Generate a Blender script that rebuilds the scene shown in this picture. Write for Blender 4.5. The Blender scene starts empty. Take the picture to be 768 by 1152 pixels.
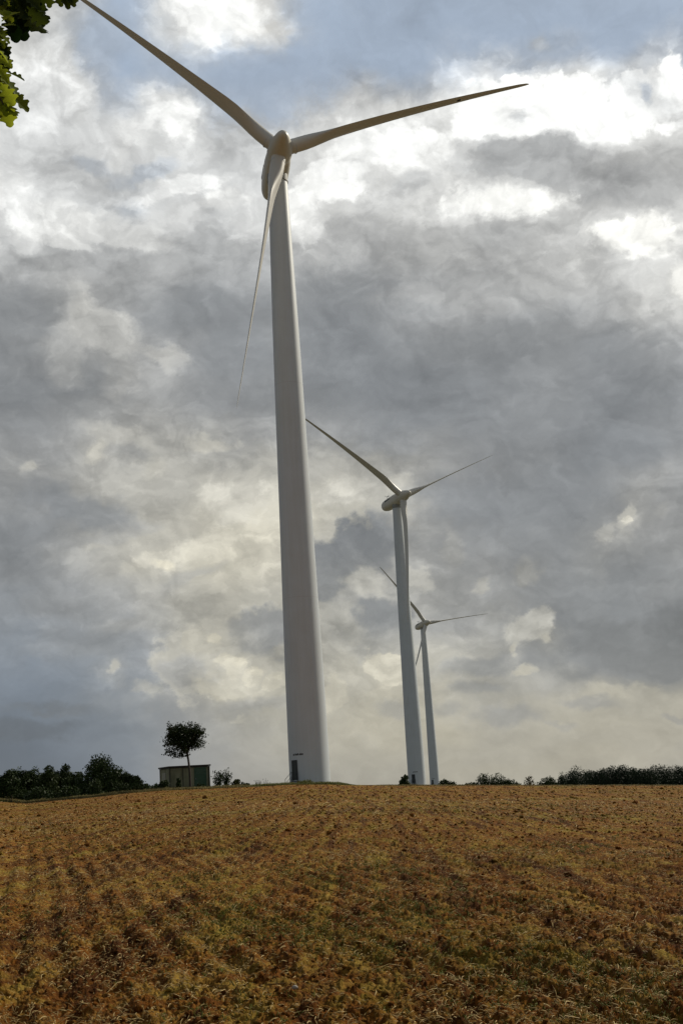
import bpy, math, random
import numpy as np
from mathutils import Vector, Matrix
sc = bpy.context.scene
COL = sc.collection
R = math.radians
EYE = 1.7
# ---------------------------------------------------------------- camera
F, PITCH, ROLL = 1361.0, R(13.011), R(3.60)          # focal length in units of 1/768 of the picture width
cd = bpy.data.cameras.new('camera'); cam = bpy.data.objects.new('camera', cd); COL.objects.link(cam)
cd.sensor_fit = 'HORIZONTAL'; cd.sensor_width = 36; cd.lens = F/768*36
cd.clip_start = 0.1; cd.clip_end = 12000
cam.matrix_world = Matrix.Translation((0, 0, EYE)) @ Matrix.Rotation(R(90)+PITCH, 4, 'X') @ Matrix.Rotation(-ROLL, 4, 'Z')
sc.camera = cam
CM = np.array(cam.matrix_world.to_3x3())
def ray(px, py):                                     # direction seen at a point of the photograph
    d = CM @ np.array([(px-384)/F, (576-py)/F, -1.0]); return d/np.linalg.norm(d)
def azel(px, py):
    d = ray(px, py); return math.atan2(d[0], d[1]), math.asin(d[2])
def project(P):
    q = (np.asarray(P)-np.array([0, 0, EYE])) @ CM
    return 384+F*q[..., 0]/-q[..., 2], 576-F*q[..., 1]/-q[..., 2], -q[..., 2]

# ---------------------------------------------------------------- numpy noise
def _hash(ix, iy, seed):
    n = (ix.astype(np.int64)*374761393 + iy.astype(np.int64)*668265263 + seed*1442695041) & 0x7fffffff
    n = ((n ^ (n >> 13))*1274126177) & 0x7fffffff
    n = ((n ^ (n >> 16))*668265263) & 0x7fffffff
    return (n & 0xffff)/65535.0
def vnoise(x, y, seed=0):
    ix, iy = np.floor(x), np.floor(y); fx, fy = x-ix, y-iy
    fx = fx*fx*(3-2*fx); fy = fy*fy*(3-2*fy)
    a, b = _hash(ix, iy, seed), _hash(ix+1, iy, seed); c, d = _hash(ix, iy+1, seed), _hash(ix+1, iy+1, seed)
    return (a*(1-fx)+b*fx)*(1-fy)+(c*(1-fx)+d*fx)*fy - .5
def fbm(x, y, o, seed=0, g=.5):
    s = 0; a = 1.0
    for k in range(o):
        s = s+a*vnoise(x*2**k+k*17.3, y*2**k-k*9.1, seed+k); a *= g
    return s

# ---------------------------------------------------------------- terrain
RIDGE = 135.0
rt = [(-60, 899.5), (0, 900.5), (30, 903), (60, 900), (100, 897), (150, 891.5), (180, 889), (230, 887), (290, 884.6), (330, 882.6), (370, 882.3),
      (400, 883.3), (470, 883.4), (600, 883.6), (768, 883.6), (830, 883.6)]
_ra = np.array([azel(*p)[0] for p in rt]); _re = np.array([math.tan(azel(*p)[1]) for p in rt])
def ridge_t(az): return np.interp(az, _ra, _re)
def ground(x, y):
    x = np.asarray(x, float); y = np.asarray(y, float)
    r = np.hypot(x, y); az = np.arctan2(x, np.maximum(y, -1e9))
    az = np.clip(az, _ra[0], _ra[-1])
    e = ridge_t(az); zr = EYE+RIDGE*e
    s = np.clip(r/RIDGE, 0, 1)
    near = zr*(s**1.15)
    far = EYE+r*(e-0.0012*np.clip((r-RIDGE)/40, 0, 1)-0.0010*np.clip((r-RIDGE)/400, 0, 1))
    t = np.clip((r-RIDGE+8)/16, 0, 1); t = t*t*(3-2*t)
    return near*(1-t)+far*t if True else near
def gz(x, y): return float(ground(x, y))
def at(px, dist):                                    # ground position seen at picture column px near the horizon
    a, _ = azel(px, 885); x, y = dist*math.sin(a), dist*math.cos(a)
    return x, y, gz(x, y)
def height_to(px, py, dist):                         # world height of a picture row at a distance
    a, e = azel(px, py); return EYE+dist*math.tan(e)

# ---------------------------------------------------------------- mesh helpers
def mesh_obj(name, V, Fc, mat, parent=None, smooth=False, attr=None):
    me = bpy.data.meshes.new(name)
    V = np.asarray(V, dtype=np.float32)
    if isinstance(Fc, np.ndarray):
        k = Fc.shape[1]; n = len(Fc)
        me.vertices.add(len(V)); me.vertices.foreach_set('co', V.ravel())
        me.loops.add(n*k); me.loops.foreach_set('vertex_index', Fc.astype(np.int32).ravel())
        me.polygons.add(n); me.polygons.foreach_set('loop_start', np.arange(n, dtype=np.int32)*k)
        me.update(calc_edges=True)
    else:
        me.from_pydata(V.tolist(), [], Fc)
    if smooth: me.polygons.foreach_set('use_smooth', np.ones(len(me.polygons), bool))
    if attr is not None:
        a = me.attributes.new('tone', 'FLOAT', 'POINT'); a.data.foreach_set('value', np.asarray(attr, np.float32))
    me.materials.append(mat); me.validate(); me.update()
    o = bpy.data.objects.new(name, me); COL.objects.link(o); o.parent = parent
    return o
class MB:
    def __init__(s): s.v = []; s.f = []
    def add(s, V, Fc):
        n = len(s.v); s.v += [tuple(p) for p in V]; s.f += [tuple(i+n for i in q) for q in Fc]; return s
    def box(s, c, d, rz=0):
        c = Vector(c); M = Matrix.Rotation(rz, 3, 'Z')
        V = [c+M @ Vector((x*d[0]/2, y*d[1]/2, z*d[2]/2)) for x in (-1, 1) for y in (-1, 1) for z in (-1, 1)]
        return s.add(V, [(0, 1, 3, 2), (4, 6, 7, 5), (0, 4, 5, 1), (2, 3, 7, 6), (0, 2, 6, 4), (1, 5, 7, 3)])
    def tube(s, pts, rad, n=8, cap=True):
        pts = [Vector(p) for p in pts]; V = []; Fc = []
        for i, p in enumerate(pts):
            d = (pts[min(i+1, len(pts)-1)]-pts[max(i-1, 0)]).normalized()
            a = Vector((1, 0, 0)) if abs(d.x) < .8 else Vector((0, 1, 0))
            u = d.cross(a).normalized(); w = d.cross(u)
            for k in range(n):
                t = 2*math.pi*k/n; V.append(p+(u*math.cos(t)+w*math.sin(t))*rad[i])
        for i in range(len(pts)-1):
            for k in range(n): Fc.append((i*n+k, i*n+(k+1) % n, (i+1)*n+(k+1) % n, (i+1)*n+k))
        if cap: Fc += [tuple(range(n))[::-1], tuple((len(pts)-1)*n+k for k in range(n))]
        return s.add(V, Fc)
    def build(s, name, mat, parent=None, smooth=False): return mesh_obj(name, s.v, s.f, mat, parent, smooth)
def smooth_by_angle(o, deg=35):
    me = o.data; me.polygons.foreach_set('use_smooth', np.ones(len(me.polygons), bool))
    import bmesh
    bm = bmesh.new(); bm.from_mesh(me)
    for e in bm.edges:
        if len(e.link_faces) == 2 and e.calc_face_angle() > R(deg): e.smooth = False
    bm.to_mesh(me); bm.free()
def loft(rings, cap=True):
    n = len(rings[0]); V = [p for r in rings for p in r]; Fc = []
    for i in range(len(rings)-1):
        for k in range(n): Fc.append((i*n+k, i*n+(k+1) % n, (i+1)*n+(k+1) % n, (i+1)*n+k))
    if cap: Fc += [tuple(range(n))[::-1], tuple((len(rings)-1)*n+k for k in range(n))]
    return V, Fc
def empty(name, loc, rz=0):
    o = bpy.data.objects.new(name, None); COL.objects.link(o); o.location = loc; o.rotation_euler = (0, 0, rz); o.empty_display_size = .5
    return o
def tag(o, label=None, cat=None, group=None, kind=None):
    if label: o['label'] = label
    if cat: o['category'] = cat
    if group: o['group'] = group
    if kind: o['kind'] = kind
    return o

# ---------------------------------------------------------------- materials
def newmat(name):
    m = bpy.data.materials.new(name); m.use_nodes = True
    nt = m.node_tree; b = nt.nodes['Principled BSDF']; return m, nt, b
def N(nt, t, **kw):
    n = nt.nodes.new(t)
    for k, v in kw.items():
        if k.startswith('i_'):
            n.inputs[int(k[2:])].default_value = v
        else: setattr(n, k, v)
    return n
def L(nt, a, b): nt.links.new(a, b)
def ramp(nt, fac, stops, interp='LINEAR'):
    r = N(nt, 'ShaderNodeValToRGB'); cr = r.color_ramp; cr.interpolation = interp
    while len(cr.elements) > 2: cr.elements.remove(cr.elements[-1])
    for i, (p, c) in enumerate(stops):
        e = cr.elements[i] if i < 2 else cr.elements.new(p)
        e.position = p; e.color = (*c, 1)
    if fac is not None: L(nt, fac, r.inputs[0])
    return r.outputs[0]
def noise(nt, vec, scale, detail=4, rough=.5, out=0, **kw):
    n = N(nt, 'ShaderNodeTexNoise'); n.inputs['Scale'].default_value = scale; n.inputs['Detail'].default_value = detail
    n.inputs['Roughness'].default_value = rough
    if vec is not None: L(nt, vec, n.inputs['Vector'])
    return n.outputs[out]
def math_(nt, op, a, b=None, clamp=False):
    n = N(nt, 'ShaderNodeMath', operation=op, use_clamp=clamp)
    for i, v in enumerate((a, b)):
        if v is None: continue
        if isinstance(v, (int, float)): n.inputs[i].default_value = v
        else: L(nt, v, n.inputs[i])
    return n.outputs[0]
def mixc(nt, fac, a, b, mode='MIX'):
    n = N(nt, 'ShaderNodeMix', data_type='RGBA', blend_type=mode)
    for i, v in ((0, fac), (6, a), (7, b)):
        if isinstance(v, (int, float)): n.inputs[i].default_value = v
        elif isinstance(v, tuple): n.inputs[i].default_value = (*v, 1)
        else: L(nt, v, n.inputs[i])
    return n.outputs[2]
def bump(nt, b, h, dist=.02, strength=1):
    n = N(nt, 'ShaderNodeBump'); n.inputs['Strength'].default_value = strength; n.inputs['Distance'].default_value = dist
    L(nt, h, n.inputs['Height']); L(nt, n.outputs[0], b.inputs['Normal'])

def paint(name, col, rough=.42, streak=.16):
    m, nt, b = newmat(name)
    tc = N(nt, 'ShaderNodeTexCoord').outputs['Object']
    mp = N(nt, 'ShaderNodeMapping'); L(nt, tc, mp.inputs[0]); mp.inputs['Scale'].default_value = (1, 1, .06)
    f = noise(nt, mp.outputs[0], 2.5, 6, .6)
    g = noise(nt, tc, .35, 4, .55)
    dirty = tuple(c*k for c, k in zip(col, (.84, .82, .77)))
    fac = math_(nt, 'MULTIPLY', math_(nt, 'SUBTRACT', math_(nt, 'ADD', f, g), .72), streak*6, True)
    L(nt, mixc(nt, fac, col, dirty), b.inputs['Base Color']); b.inputs['Roughness'].default_value = rough
    L(nt, math_(nt, 'ADD', math_(nt, 'MULTIPLY', f, .25), rough-.1), b.inputs['Roughness'])
    return m
M_TOWER = paint('tower paint', (.69, .74, .775), .45)
M_BLADE = paint('blade gelcoat', (.75, .73, .67), .38)
M_NAC = paint('nacelle fibreglass', (.74, .71, .62), .42)
def plain(name, col, rough=.6, metal=0, var=.3, scale=8):
    m, nt, b = newmat(name); tc = N(nt, 'ShaderNodeTexCoord').outputs['Object']
    f = noise(nt, tc, scale, 5, .6)
    L(nt, mixc(nt, f, tuple(c*(1-var) for c in col), tuple(min(1, c*(1+var)) for c in col)), b.inputs['Base Color'])
    b.inputs['Roughness'].default_value = rough; b.inputs['Metallic'].default_value = metal
    return m
M_DARK = plain('dark paint', (.03, .035, .035), .6)
M_STEEL = plain('galvanised steel', (.28, .29, .29), .5, .6)
M_DOOR = plain('grey door paint', (.055, .065, .065), .5)
M_RING = plain('flange sealant', (.60, .62, .63), .6)
M_CONC = plain('foundation concrete', (.36, .34, .30), .85, 0, .25, 3)
M_WHITE = plain('white decal', (.8, .8, .78), .5, 0, .05)
M_BARK = plain('bark', (.07, .055, .04), .9, 0, .4, 6)
M_TWIG = plain('twig bark', (.06, .05, .035), .9, 0, .4, 20)

def leaf_mat(name, dark, light, trans=.35, tcol=None):
    m, nt, b = newmat(name)
    at_ = N(nt, 'ShaderNodeAttribute', attribute_name='tone').outputs['Fac']
    c = mixc(nt, at_, dark, light)
    L(nt, c, b.inputs['Base Color']); b.inputs['Roughness'].default_value = .5
    b.inputs['Specular IOR Level'].default_value = .1
    t = N(nt, 'ShaderNodeBsdfTranslucent')
    L(nt, mixc(nt, at_, dark, tcol or light), t.inputs[0])
    mx = N(nt, 'ShaderNodeMixShader'); mx.inputs[0].default_value = trans
    L(nt, b.outputs[0], mx.inputs[1]); L(nt, t.outputs[0], mx.inputs[2])
    L(nt, mx.outputs[0], nt.nodes['Material Output'].inputs[0])
    return m
M_FAR = leaf_mat('dark foliage', (.020, .032, .010), (.060, .088, .026), .06)
M_FAR2 = leaf_mat('mid green foliage', (.028, .042, .014), (.07, .095, .03), .08)
M_WOOD = leaf_mat('distant wood foliage', (.020, .034, .018), (.042, .062, .032), .04)
M_LONE = leaf_mat('round tree foliage', (.02, .03, .010), (.045, .065, .02), .12)
M_SCRUB = leaf_mat('scrub foliage', (.05, .055, .02), (.10, .11, .04), .2)
M_OAK = leaf_mat('oak leaf', (.010, .024, .004), (.20, .27, .022), .45, (.62, .70, .04))  # tone paints each leaf from dark silhouette to sunlit yellow-green
M_GRASSV = leaf_mat('verge grass', (.16, .13, .05), (.30, .25, .09), .3)
M_GRASSG = leaf_mat('green weeds', (.09, .105, .022), (.20, .20, .05), .3)
M_SEED = leaf_mat('green seedlings', (.10, .115, .012), (.20, .21, .03), .3)
M_STRAW = leaf_mat('straw', (.18, .095, .018), (.86, .65, .30), .12)
M_WEED = leaf_mat('dry weed', (.06, .05, .025), (.12, .10, .05), .2)

# ---------------------------------------------------------------- field
ROWAZ = azel(40, 886)[0]
rdx, rdy = math.sin(ROWAZ), math.cos(ROWAZ)          # direction in which the drill rows run
def soil_mat():
    m, nt, b = newmat('tilled soil with crop residue')
    geo = N(nt, 'ShaderNodeNewGeometry').outputs['Position']
    big = noise(nt, geo, .12, 5, .6); mid = noise(nt, geo, 2.3, 6, .65); fine = noise(nt, geo, 14, 6, .75)
    mp = N(nt, 'ShaderNodeMapping'); mp.inputs['Rotation'].default_value = (0, 0, ROWAZ); mp.inputs['Scale'].default_value = (2.3, .10, 1)
    L(nt, geo, mp.inputs[0]); row = noise(nt, mp.outputs[0], 1.3, 4, .6)
    soil = mixc(nt, ramp(nt, fine, [(.36, (0, 0, 0)), (.64, (1, 1, 1))]), (.085, .030, .004), (.30, .106, .012))
    straw = (.46, .275, .058)
    sf = math_(nt, 'ADD', math_(nt, 'MULTIPLY', mid, .6), math_(nt, 'MULTIPLY', fine, .6))
    coarse = noise(nt, geo, .9, 5, .7)
    sf = math_(nt, 'ADD', sf, math_(nt, 'MULTIPLY', row, .30)); sf = math_(nt, 'ADD', sf, math_(nt, 'MULTIPLY', math_(nt, 'SUBTRACT', coarse, .5), .5))
    c = mixc(nt, ramp(nt, sf, [(.73, (0, 0, 0)), (.90, (.8, .8, .8))]), soil, straw)
    gf = math_(nt, 'ADD', math_(nt, 'MULTIPLY', big, 1.0), math_(nt, 'ADD', math_(nt, 'MULTIPLY', mid, .5), math_(nt, 'MULTIPLY', row, .7)))
    c = mixc(nt, ramp(nt, math_(nt, 'MULTIPLY', gf, .5), [(.54, (0, 0, 0)), (.655, (.55, .55, .55))]), c, (.165, .165, .016))
    # map ramp domain: factors above are divided by two
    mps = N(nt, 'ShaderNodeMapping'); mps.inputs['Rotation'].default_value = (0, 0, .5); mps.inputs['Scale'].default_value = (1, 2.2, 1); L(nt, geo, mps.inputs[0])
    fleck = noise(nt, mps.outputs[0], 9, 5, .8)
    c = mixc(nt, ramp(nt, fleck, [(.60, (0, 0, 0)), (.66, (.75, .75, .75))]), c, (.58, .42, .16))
    c = mixc(nt, ramp(nt, fleck, [(.34, (.8, .8, .8)), (.41, (0, 0, 0))]), c, (.05, .022, .006))  # dark flecks: shade of small pits painted into the soil colour
    c = mixc(nt, 1.0, c, ramp(nt, row, [(.37, (.46, .42, .40)), (.48, (1, 1, 1)), (.66, (1.12, 1.12, 1.1))]), 'MULTIPLY')  # furrow shade painted in as darker streaks along the rows
    ln = N(nt, 'ShaderNodeVectorMath', operation='LENGTH'); L(nt, geo, ln.inputs[0])
    sy = N(nt, 'ShaderNodeSeparateXYZ'); L(nt, geo, sy.inputs[0])
    beyond = math_(nt, 'MAXIMUM', math_(nt, 'GREATER_THAN', ln.outputs['Value'], 138.5), math_(nt, 'LESS_THAN', sy.outputs[1], -12))
    c = mixc(nt, beyond, c, mixc(nt, mid, (.075, .070, .045), (.125, .115, .07)))  # unseen ground past the crest and behind, greyed to weaken orange bounce light
    L(nt, c, b.inputs['Base Color']); b.inputs['Roughness'].default_value = .95; b.inputs['Specular IOR Level'].default_value = .1
    h = math_(nt, 'ADD', math_(nt, 'MULTIPLY', mid, .6), math_(nt, 'MULTIPLY', fine, .5))
    bump(nt, b, h, .14, .9)
    return m
def fixramps(m):
    for n in m.node_tree.nodes:
        pass
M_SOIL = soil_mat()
def detail_z(x, y):
    u = x*rdy-y*rdx; v = x*rdx+y*rdy
    r = np.hypot(x, y)
    w = u+.16*vnoise(v*.22, u*.5, 5)+.05*vnoise(v*1.3, u*1.3, 6)
    rows = .028*np.cos(2*np.pi*w/.40)*(1+1.6*vnoise(v*.5, u*1.5, 8))
    big = .03*fbm(x*.35, y*.35, 3, 40)
    cl = fbm(x*8.5, y*8.5, 4, 11, .66)+.2*vnoise(x*2.2, y*2.2, 61); clod = .062*np.maximum(cl, -.3)
    fi = .028*fbm(x*28, y*28, 2, 23)
    k = np.clip(1.15-r/90, .15, 1)
    fade = np.clip((134-r)/10, 0, 1)
    return (rows+clod+fi)*k*fade+big*fade
def build_field():
    rr = [0.5]
    while rr[-1] < 6: rr.append(rr[-1]*1.25)
    rr[-1] = 6.0
    while rr[-1] < 150:
        r = rr[-1]; rr.append(r+min(max(r*r/4200, .011), .8))
    while rr[-1] < 3500: rr.append(rr[-1]*1.06)
    rr = np.array(rr)
    az = np.concatenate([np.radians(np.arange(-180, -22, 3.0)), np.radians(np.linspace(-22, 22, 1300)), np.radians(np.arange(25, 181, 3.0))])
    A, RR = np.meshgrid(az, rr)
    X, Y = RR*np.sin(A), RR*np.cos(A)
    Z = ground(X, Y)+np.where(RR < 150, detail_z(X, Y), 0)
    nr, na = A.shape
    V = np.stack([X, Y, Z], -1).reshape(-1, 3)
    i = np.arange(nr-1)[:, None]*na+np.arange(na-1)[None]
    Fc = np.stack([i, i+1, i+na+1, i+na], -1).reshape(-1, 4)[:, ::-1]
    V = np.concatenate([V, [[0, 0, ground(0.01, 0.01)]]]); 
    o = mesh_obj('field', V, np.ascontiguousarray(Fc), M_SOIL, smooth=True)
    return tag(o, 'tilled brown field with straw residue and faint drill rows', 'field', kind='structure')
build_field()
def surf(x, y): return ground(x, y)+detail_z(np.asarray(x), np.asarray(y))
rng = np.random.default_rng(7)
def wedge(n, r0, r1, power=1.0, half=19.5):
    u = rng.random(n); r = (r0**(2-power)+u*(r1**(2-power)-r0**(2-power)))**(1/(2-power)) if power != 2 else r0*(r1/r0)**u
    a = np.radians(rng.uniform(-half, half, n)); return r*np.sin(a), r*np.cos(a), r
# straw: each stalk a bent three-sided sliver
def strips(name, x, y, z, ln, wd, yaw, tilt, mat, tone, curl=.3):
    n = len(x); d = np.stack([np.cos(yaw)*np.cos(tilt), np.sin(yaw)*np.cos(tilt), np.sin(tilt)], -1)
    s = np.stack([-np.sin(yaw), np.cos(yaw), np.zeros(n)], -1)
    up = np.cross(d, s)
    P0 = np.stack([x, y, z], -1); L_ = ln[:, None]; W = wd[:, None]/2
    mid = P0+d*L_*.5+np.abs(up)*np.array([0, 0, 1])*L_*curl*.35+s*L_*(rng.random((n, 1))-.5)*curl; end = P0+d*L_
    V = np.stack([P0-s*W, P0+s*W, P0+np.array([0, 0, 1])*W*1.2, mid-s*W*1.1, mid+s*W*1.1, mid+np.array([0, 0, 1])*W*1.4, end], 1).reshape(-1, 3)
    b = np.arange(n)[:, None]*7
    q = np.array([[0, 3, 5], [0, 5, 2], [2, 5, 4], [2, 4, 1], [1, 4, 3], [1, 3, 0], [3, 6, 5], [5, 6, 4], [4, 6, 3]])
    Fc = (b[:, :, None]+q[None]).reshape(-1, 3)
    return mesh_obj(name, V, Fc, mat, attr=np.repeat(tone, 7))
def scatter_straw():
    xs = []; 
    for n, r0, r1, p in ((62000, 6.5, 28, 1.5), (42000, 26, 75, 1.3), (34000, 50, 132, 1.0)):
        xs.append(wedge(n, r0, r1, p))
    x = np.concatenate([a[0] for a in xs]); y = np.concatenate([a[1] for a in xs]); r = np.concatenate([a[2] for a in xs])
    dens = fbm(x*1.2, y*1.2, 3, 77)+.45*vnoise((x*rdy-y*rdx)*1.6, (x*rdx+y*rdy)*.2, 3)
    k = dens > rng.normal(-.05, .42, len(x)); x, y, r = x[k], y[k], r[k]; n = len(x)
    far = np.clip((r-20)/40, 0, 1)
    ln = rng.lognormal(np.log(.046), .5, n)*(1+far*.9); wd = rng.uniform(.0028, .0088, n)*(1+far*1.6)
    yaw = rng.uniform(0, 6.283, n); tilt = np.abs(rng.normal(0, .22, n)); up = rng.random(n) < .06; tilt[up] = rng.uniform(.6, 1.3, up.sum())
    z = surf(x, y)+.004+rng.random(n)*.012
    tone = np.clip(rng.beta(1.6, 2.2, n)+.1*dens[k], 0, 1)
    hl = rng.random(n) < .10; tone[hl] = rng.uniform(.85, 1, hl.sum()); wd[hl] *= 1+.5*far[hl]; ln[hl] *= 1+.3*far[hl]; z[hl] += .006
    o = strips('straw_stubble', x, y, z, ln, wd, yaw, tilt, M_STRAW, tone)
    tag(o, 'dry straw stalks littering the tilled soil', 'straw', kind='stuff')
scatter_straw()
def scatter_green():
    a = wedge(19000, 6.5, 30, 1.4); b = wedge(8000, 28, 95, 1.1)
    cx, cy, r = [np.concatenate(t) for t in zip(a, b)]
    dens = fbm(cx*.22, cy*.22, 3, 91)+.6*vnoise((cx*rdy-cy*rdx)*1.3, (cx*rdx+cy*rdy)*.1, 31)
    k = dens > rng.normal(.42, .16, len(cx))-.12*np.clip((r-14)/20, 0, 1); cx, cy, r = cx[k], cy[k], r[k]
    m = 7; n = len(cx)*m
    x = np.repeat(cx, m)+rng.normal(0, .025, n); y = np.repeat(cy, m)+rng.normal(0, .025, n); rr = np.repeat(r, m)
    z = surf(x, y); ln = rng.uniform(.025, .07, n)*(1+np.clip((rr-25)/60, 0, .6)); wd = rng.uniform(.004, .009, n)*(1+np.clip((rr-20)/40, 0, 1.2))
    o = strips('seedlings', x, y, z, ln, wd, rng.uniform(0, 6.28, n), rng.uniform(.3, 1.1, n), M_SEED, rng.random(n))
    tag(o, 'small green volunteer seedlings sprouting in patches on the field', 'seedlings', kind='stuff')
scatter_green()
def icosa():
    t = (1+5**.5)/2
    V = np.array([(-1, t, 0), (1, t, 0), (-1, -t, 0), (1, -t, 0), (0, -1, t), (0, 1, t), (0, -1, -t), (0, 1, -t), (t, 0, -1), (t, 0, 1), (-t, 0, -1), (-t, 0, 1)], float)
    Fc = np.array([(0, 11, 5), (0, 5, 1), (0, 1, 7), (0, 7, 10), (0, 10, 11), (1, 5, 9), (5, 11, 4), (11, 10, 2), (10, 7, 6), (7, 1, 8), (3, 9, 4), (3, 4, 2), (3, 2, 6), (3, 6, 8), (3, 8, 9), (4, 9, 5), (2, 4, 11), (6, 2, 10), (8, 6, 7), (9, 8, 1)])
    return V/np.linalg.norm(V[0]), Fc
def scatter_clods():
    x, y, r = [np.concatenate(t) for t in zip(wedge(9000, 6.5, 60, 1.6), wedge(9000, 30, 128, 1.0))]; n = len(x)
    V0, F0 = icosa()
    sz = rng.lognormal(np.log(.016), .45, n)*(1+np.clip((r-20)/35, 0, 1.6))
    V = V0[None]*(1+rng.uniform(-.35, .35, (n, 12, 1)))*sz[:, None, None]*np.array([1, 1, .7])
    V += np.stack([x, y, surf(x, y)+sz*.25], -1)[:, None]
    Fc = (np.arange(n)[:, None, None]*12+F0[None]).reshape(-1, 3)
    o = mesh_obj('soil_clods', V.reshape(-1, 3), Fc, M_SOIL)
    tag(o, 'loose crumbly clods of brown soil on the field', 'soil clods', kind='stuff')
scatter_clods()
# pale stone with a bleached stalk lying beside it
def ground_hit(px, py):
    d = ray(px, py); t = 5.0
    for _ in range(4000):
        p = d*t; 
        if EYE+p[2] <= float(surf(p[0], p[1])): break
        t += .02 if t < 40 else .2
    return p[0], p[1], float(surf(p[0], p[1]))
V0, F0 = icosa()
for (px, py, s, lab) in ((332, 1113, .030, 'pale grey stone on the soil near the front, beside a long stalk'), (652, 1057, .022, 'small whitish stone lying on the soil at front right')):
    x, y, z = ground_hit(px, py)
    V = V0*(1+rng.uniform(-.22, .22, (12, 1)))*s*np.array([1.2, 1, .7])
    st = mesh_obj('stone', V, F0, plain('stone', (.34, .31, .26), .85, 0, .2, 30)); st.location = (x, y, z+s*.35)
    sm = st.modifiers.new('round', 'SUBSURF'); sm.levels = sm.render_levels = 2
    tag(st, lab, 'stone')
x, y, z = ground_hit(300, 1113); x2, y2, z2 = ground_hit(322, 1113)
pts = [(x+(x2-x)*t, y+(y2-y)*t+.01*math.sin(t*5), z+(z2-z)*t+.025) for t in (0, .3, .6, 1)]
tag(MB().tube(pts, [.004, .006, .006, .005], 6).build('stalk', M_STRAW), 'long straight bleached stalk lying left of the pale stone', 'stalk')

# ---------------------------------------------------------------- verge grass along the crest
def verge(name, pxs, r0, r1, n, hmin, hmax, mat, lab, seedk=.1):
    a0, a1 = azel(pxs[0], 885)[0], azel(pxs[1], 885)[0]
    a = rng.uniform(a0, a1, n); r = rng.uniform(r0, r1, n)
    x, y = r*np.sin(a), r*np.cos(a)
    c = fbm(x*.5, y*.5, 3, 5); k = c > -.35+rng.random(n)*.3; x, y, c = x[k], y[k], c[k]; n = len(x)
    edge = np.clip(np.minimum((a[k]-a0), (a1-a[k]))/R(1.0), .15, 1)
    ln = rng.uniform(hmin, hmax, n)*(1+.9*c)*edge
    o = strips(name, x, y, surf(x, y)-.03, ln, rng.uniform(.02, .05, n), rng.uniform(0, 6.28, n), rng.uniform(.7, 1.5, n), mat, rng.random(n), .15)
    return tag(o, lab, 'grass', kind='stuff')
verge('verge_grass', (-30, 300), 129, 137, 22000, .06, .32, M_GRASSV, 'straw coloured grass strip along the field edge before the trees and hut')
verge('verge_grass', (262, 405), 131, 139, 16000, .08, .30, M_GRASSG, 'green grass strip on the crest around the foot of the nearest turbine')
verge('verge_grass', (-20, 26), 126, 132, 3500, .06, .2, M_GRASSG, 'yellow green grass patch in the field corner at far left')
verge('verge_grass', (412, 790), 128, 136, 12000, .04, .14, M_GRASSV, 'thin dry grass on the crest at the right of the field')

# ---------------------------------------------------------------- wind turbines
RB, OV, TILT, HH = 36.9, 3.74, R(5), 80.0
def ringc(r, z, n=64): return [(r*math.cos(2*math.pi*k/n), r*math.sin(2*math.pi*k/n), z) for k in range(n)]
prof = [(-1.5, 2.42), (0, 2.40), (6, 2.36), (14, 2.29), (22, 2.17), (34, 1.99), (46, 1.84), (58, 1.66), (66, 1.50), (73, 1.36), (77.4, 1.28), (77.9, 1.28)]
def rad_at(z): return float(np.interp(z, [p[0] for p in prof], [p[1] for p in prof]))
me_cache = {}
def part(name, key, maker, parent):
    if key not in me_cache:
        o = maker(); me_cache[key] = o.data; o.name = name; o.parent = parent; return o
    o = bpy.data.objects.new(name, me_cache[key]); COL.objects.link(o); o.parent = parent; return o
def mk_tower():
    rings = []
    zs = sorted(set([p[0] for p in prof]+[float(z) for z in range(2, 78, 2)]))
    for z in zs: rings.append(ringc(rad_at(z), z))
    V, Fc = loft(rings); o = mesh_obj('tower', V, Fc, M_TOWER, smooth=True); smooth_by_angle(o, 40); return o
def mk_flange(z, h=.05, e=.002):
    def f():
        r = rad_at(z); V, Fc = loft([ringc(r-.05, z-h/2), ringc(r+e, z-h/2), ringc(r+e, z+h/2), ringc(r-.05, z+h/2)], False)
        return mesh_obj('flange', V, Fc, M_RING)
    return f
def curved_patch(a0, a1, z0, z1, off, n=10, thick=.03):
    V = []; Fc = []
    for i in range(n+1):
        a = a0+(a1-a0)*i/n
        for z in (z0, z1):
            for e in (off-thick, off):
                r = rad_at(z)+e; V.append((r*math.cos(a), r*math.sin(a), z))
    for i in range(n):
        b = i*4; c = b+4
        Fc += [(b+1, c+1, c+3, b+3), (b, b+2, c+2, c), (b+2, b+3, c+3, c+2), (b, c, c+1, b+1)]
    Fc += [(0, 1, 3, 2), (n*4, n*4+2, n*4+3, n*4+1)]
    return V, Fc
DA = R(216)                                            # bearing of the doorway on the tower, local
def mk_door():
    m = MB(); m.add(*curved_patch(DA-.15, DA+.15, .95, 3.1, .035)); return m.build('door', M_DOOR)
def mk_doorframe():
    m = MB()
    for a0, a1, z0, z1 in ((DA-.19, DA-.15, .9, 3.18), (DA+.15, DA+.19, .9, 3.18), (DA-.19, DA+.19, 3.101, 3.2)): m.add(*curved_patch(a0, a1, z0, z1, .07))
    return m.build('door_frame', M_DARK)
def mk_steps():
    m = MB(); c, s = math.cos(DA), math.sin(DA)
    for k in range(4):
        d = 2.55+.3*k; z = .82-.2*k
        m.box((c*d, s*d, z), (.29, 1.1, .05), DA)
    for side in (-.57, .57):
        m.tube([(c*2.3-s*side, s*2.3+c*side, .85), (c*3.6-s*side, s*3.6+c*side, 0.0)], [.05, .05], 6)
    return m.build('steps', M_STEEL)
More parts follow.
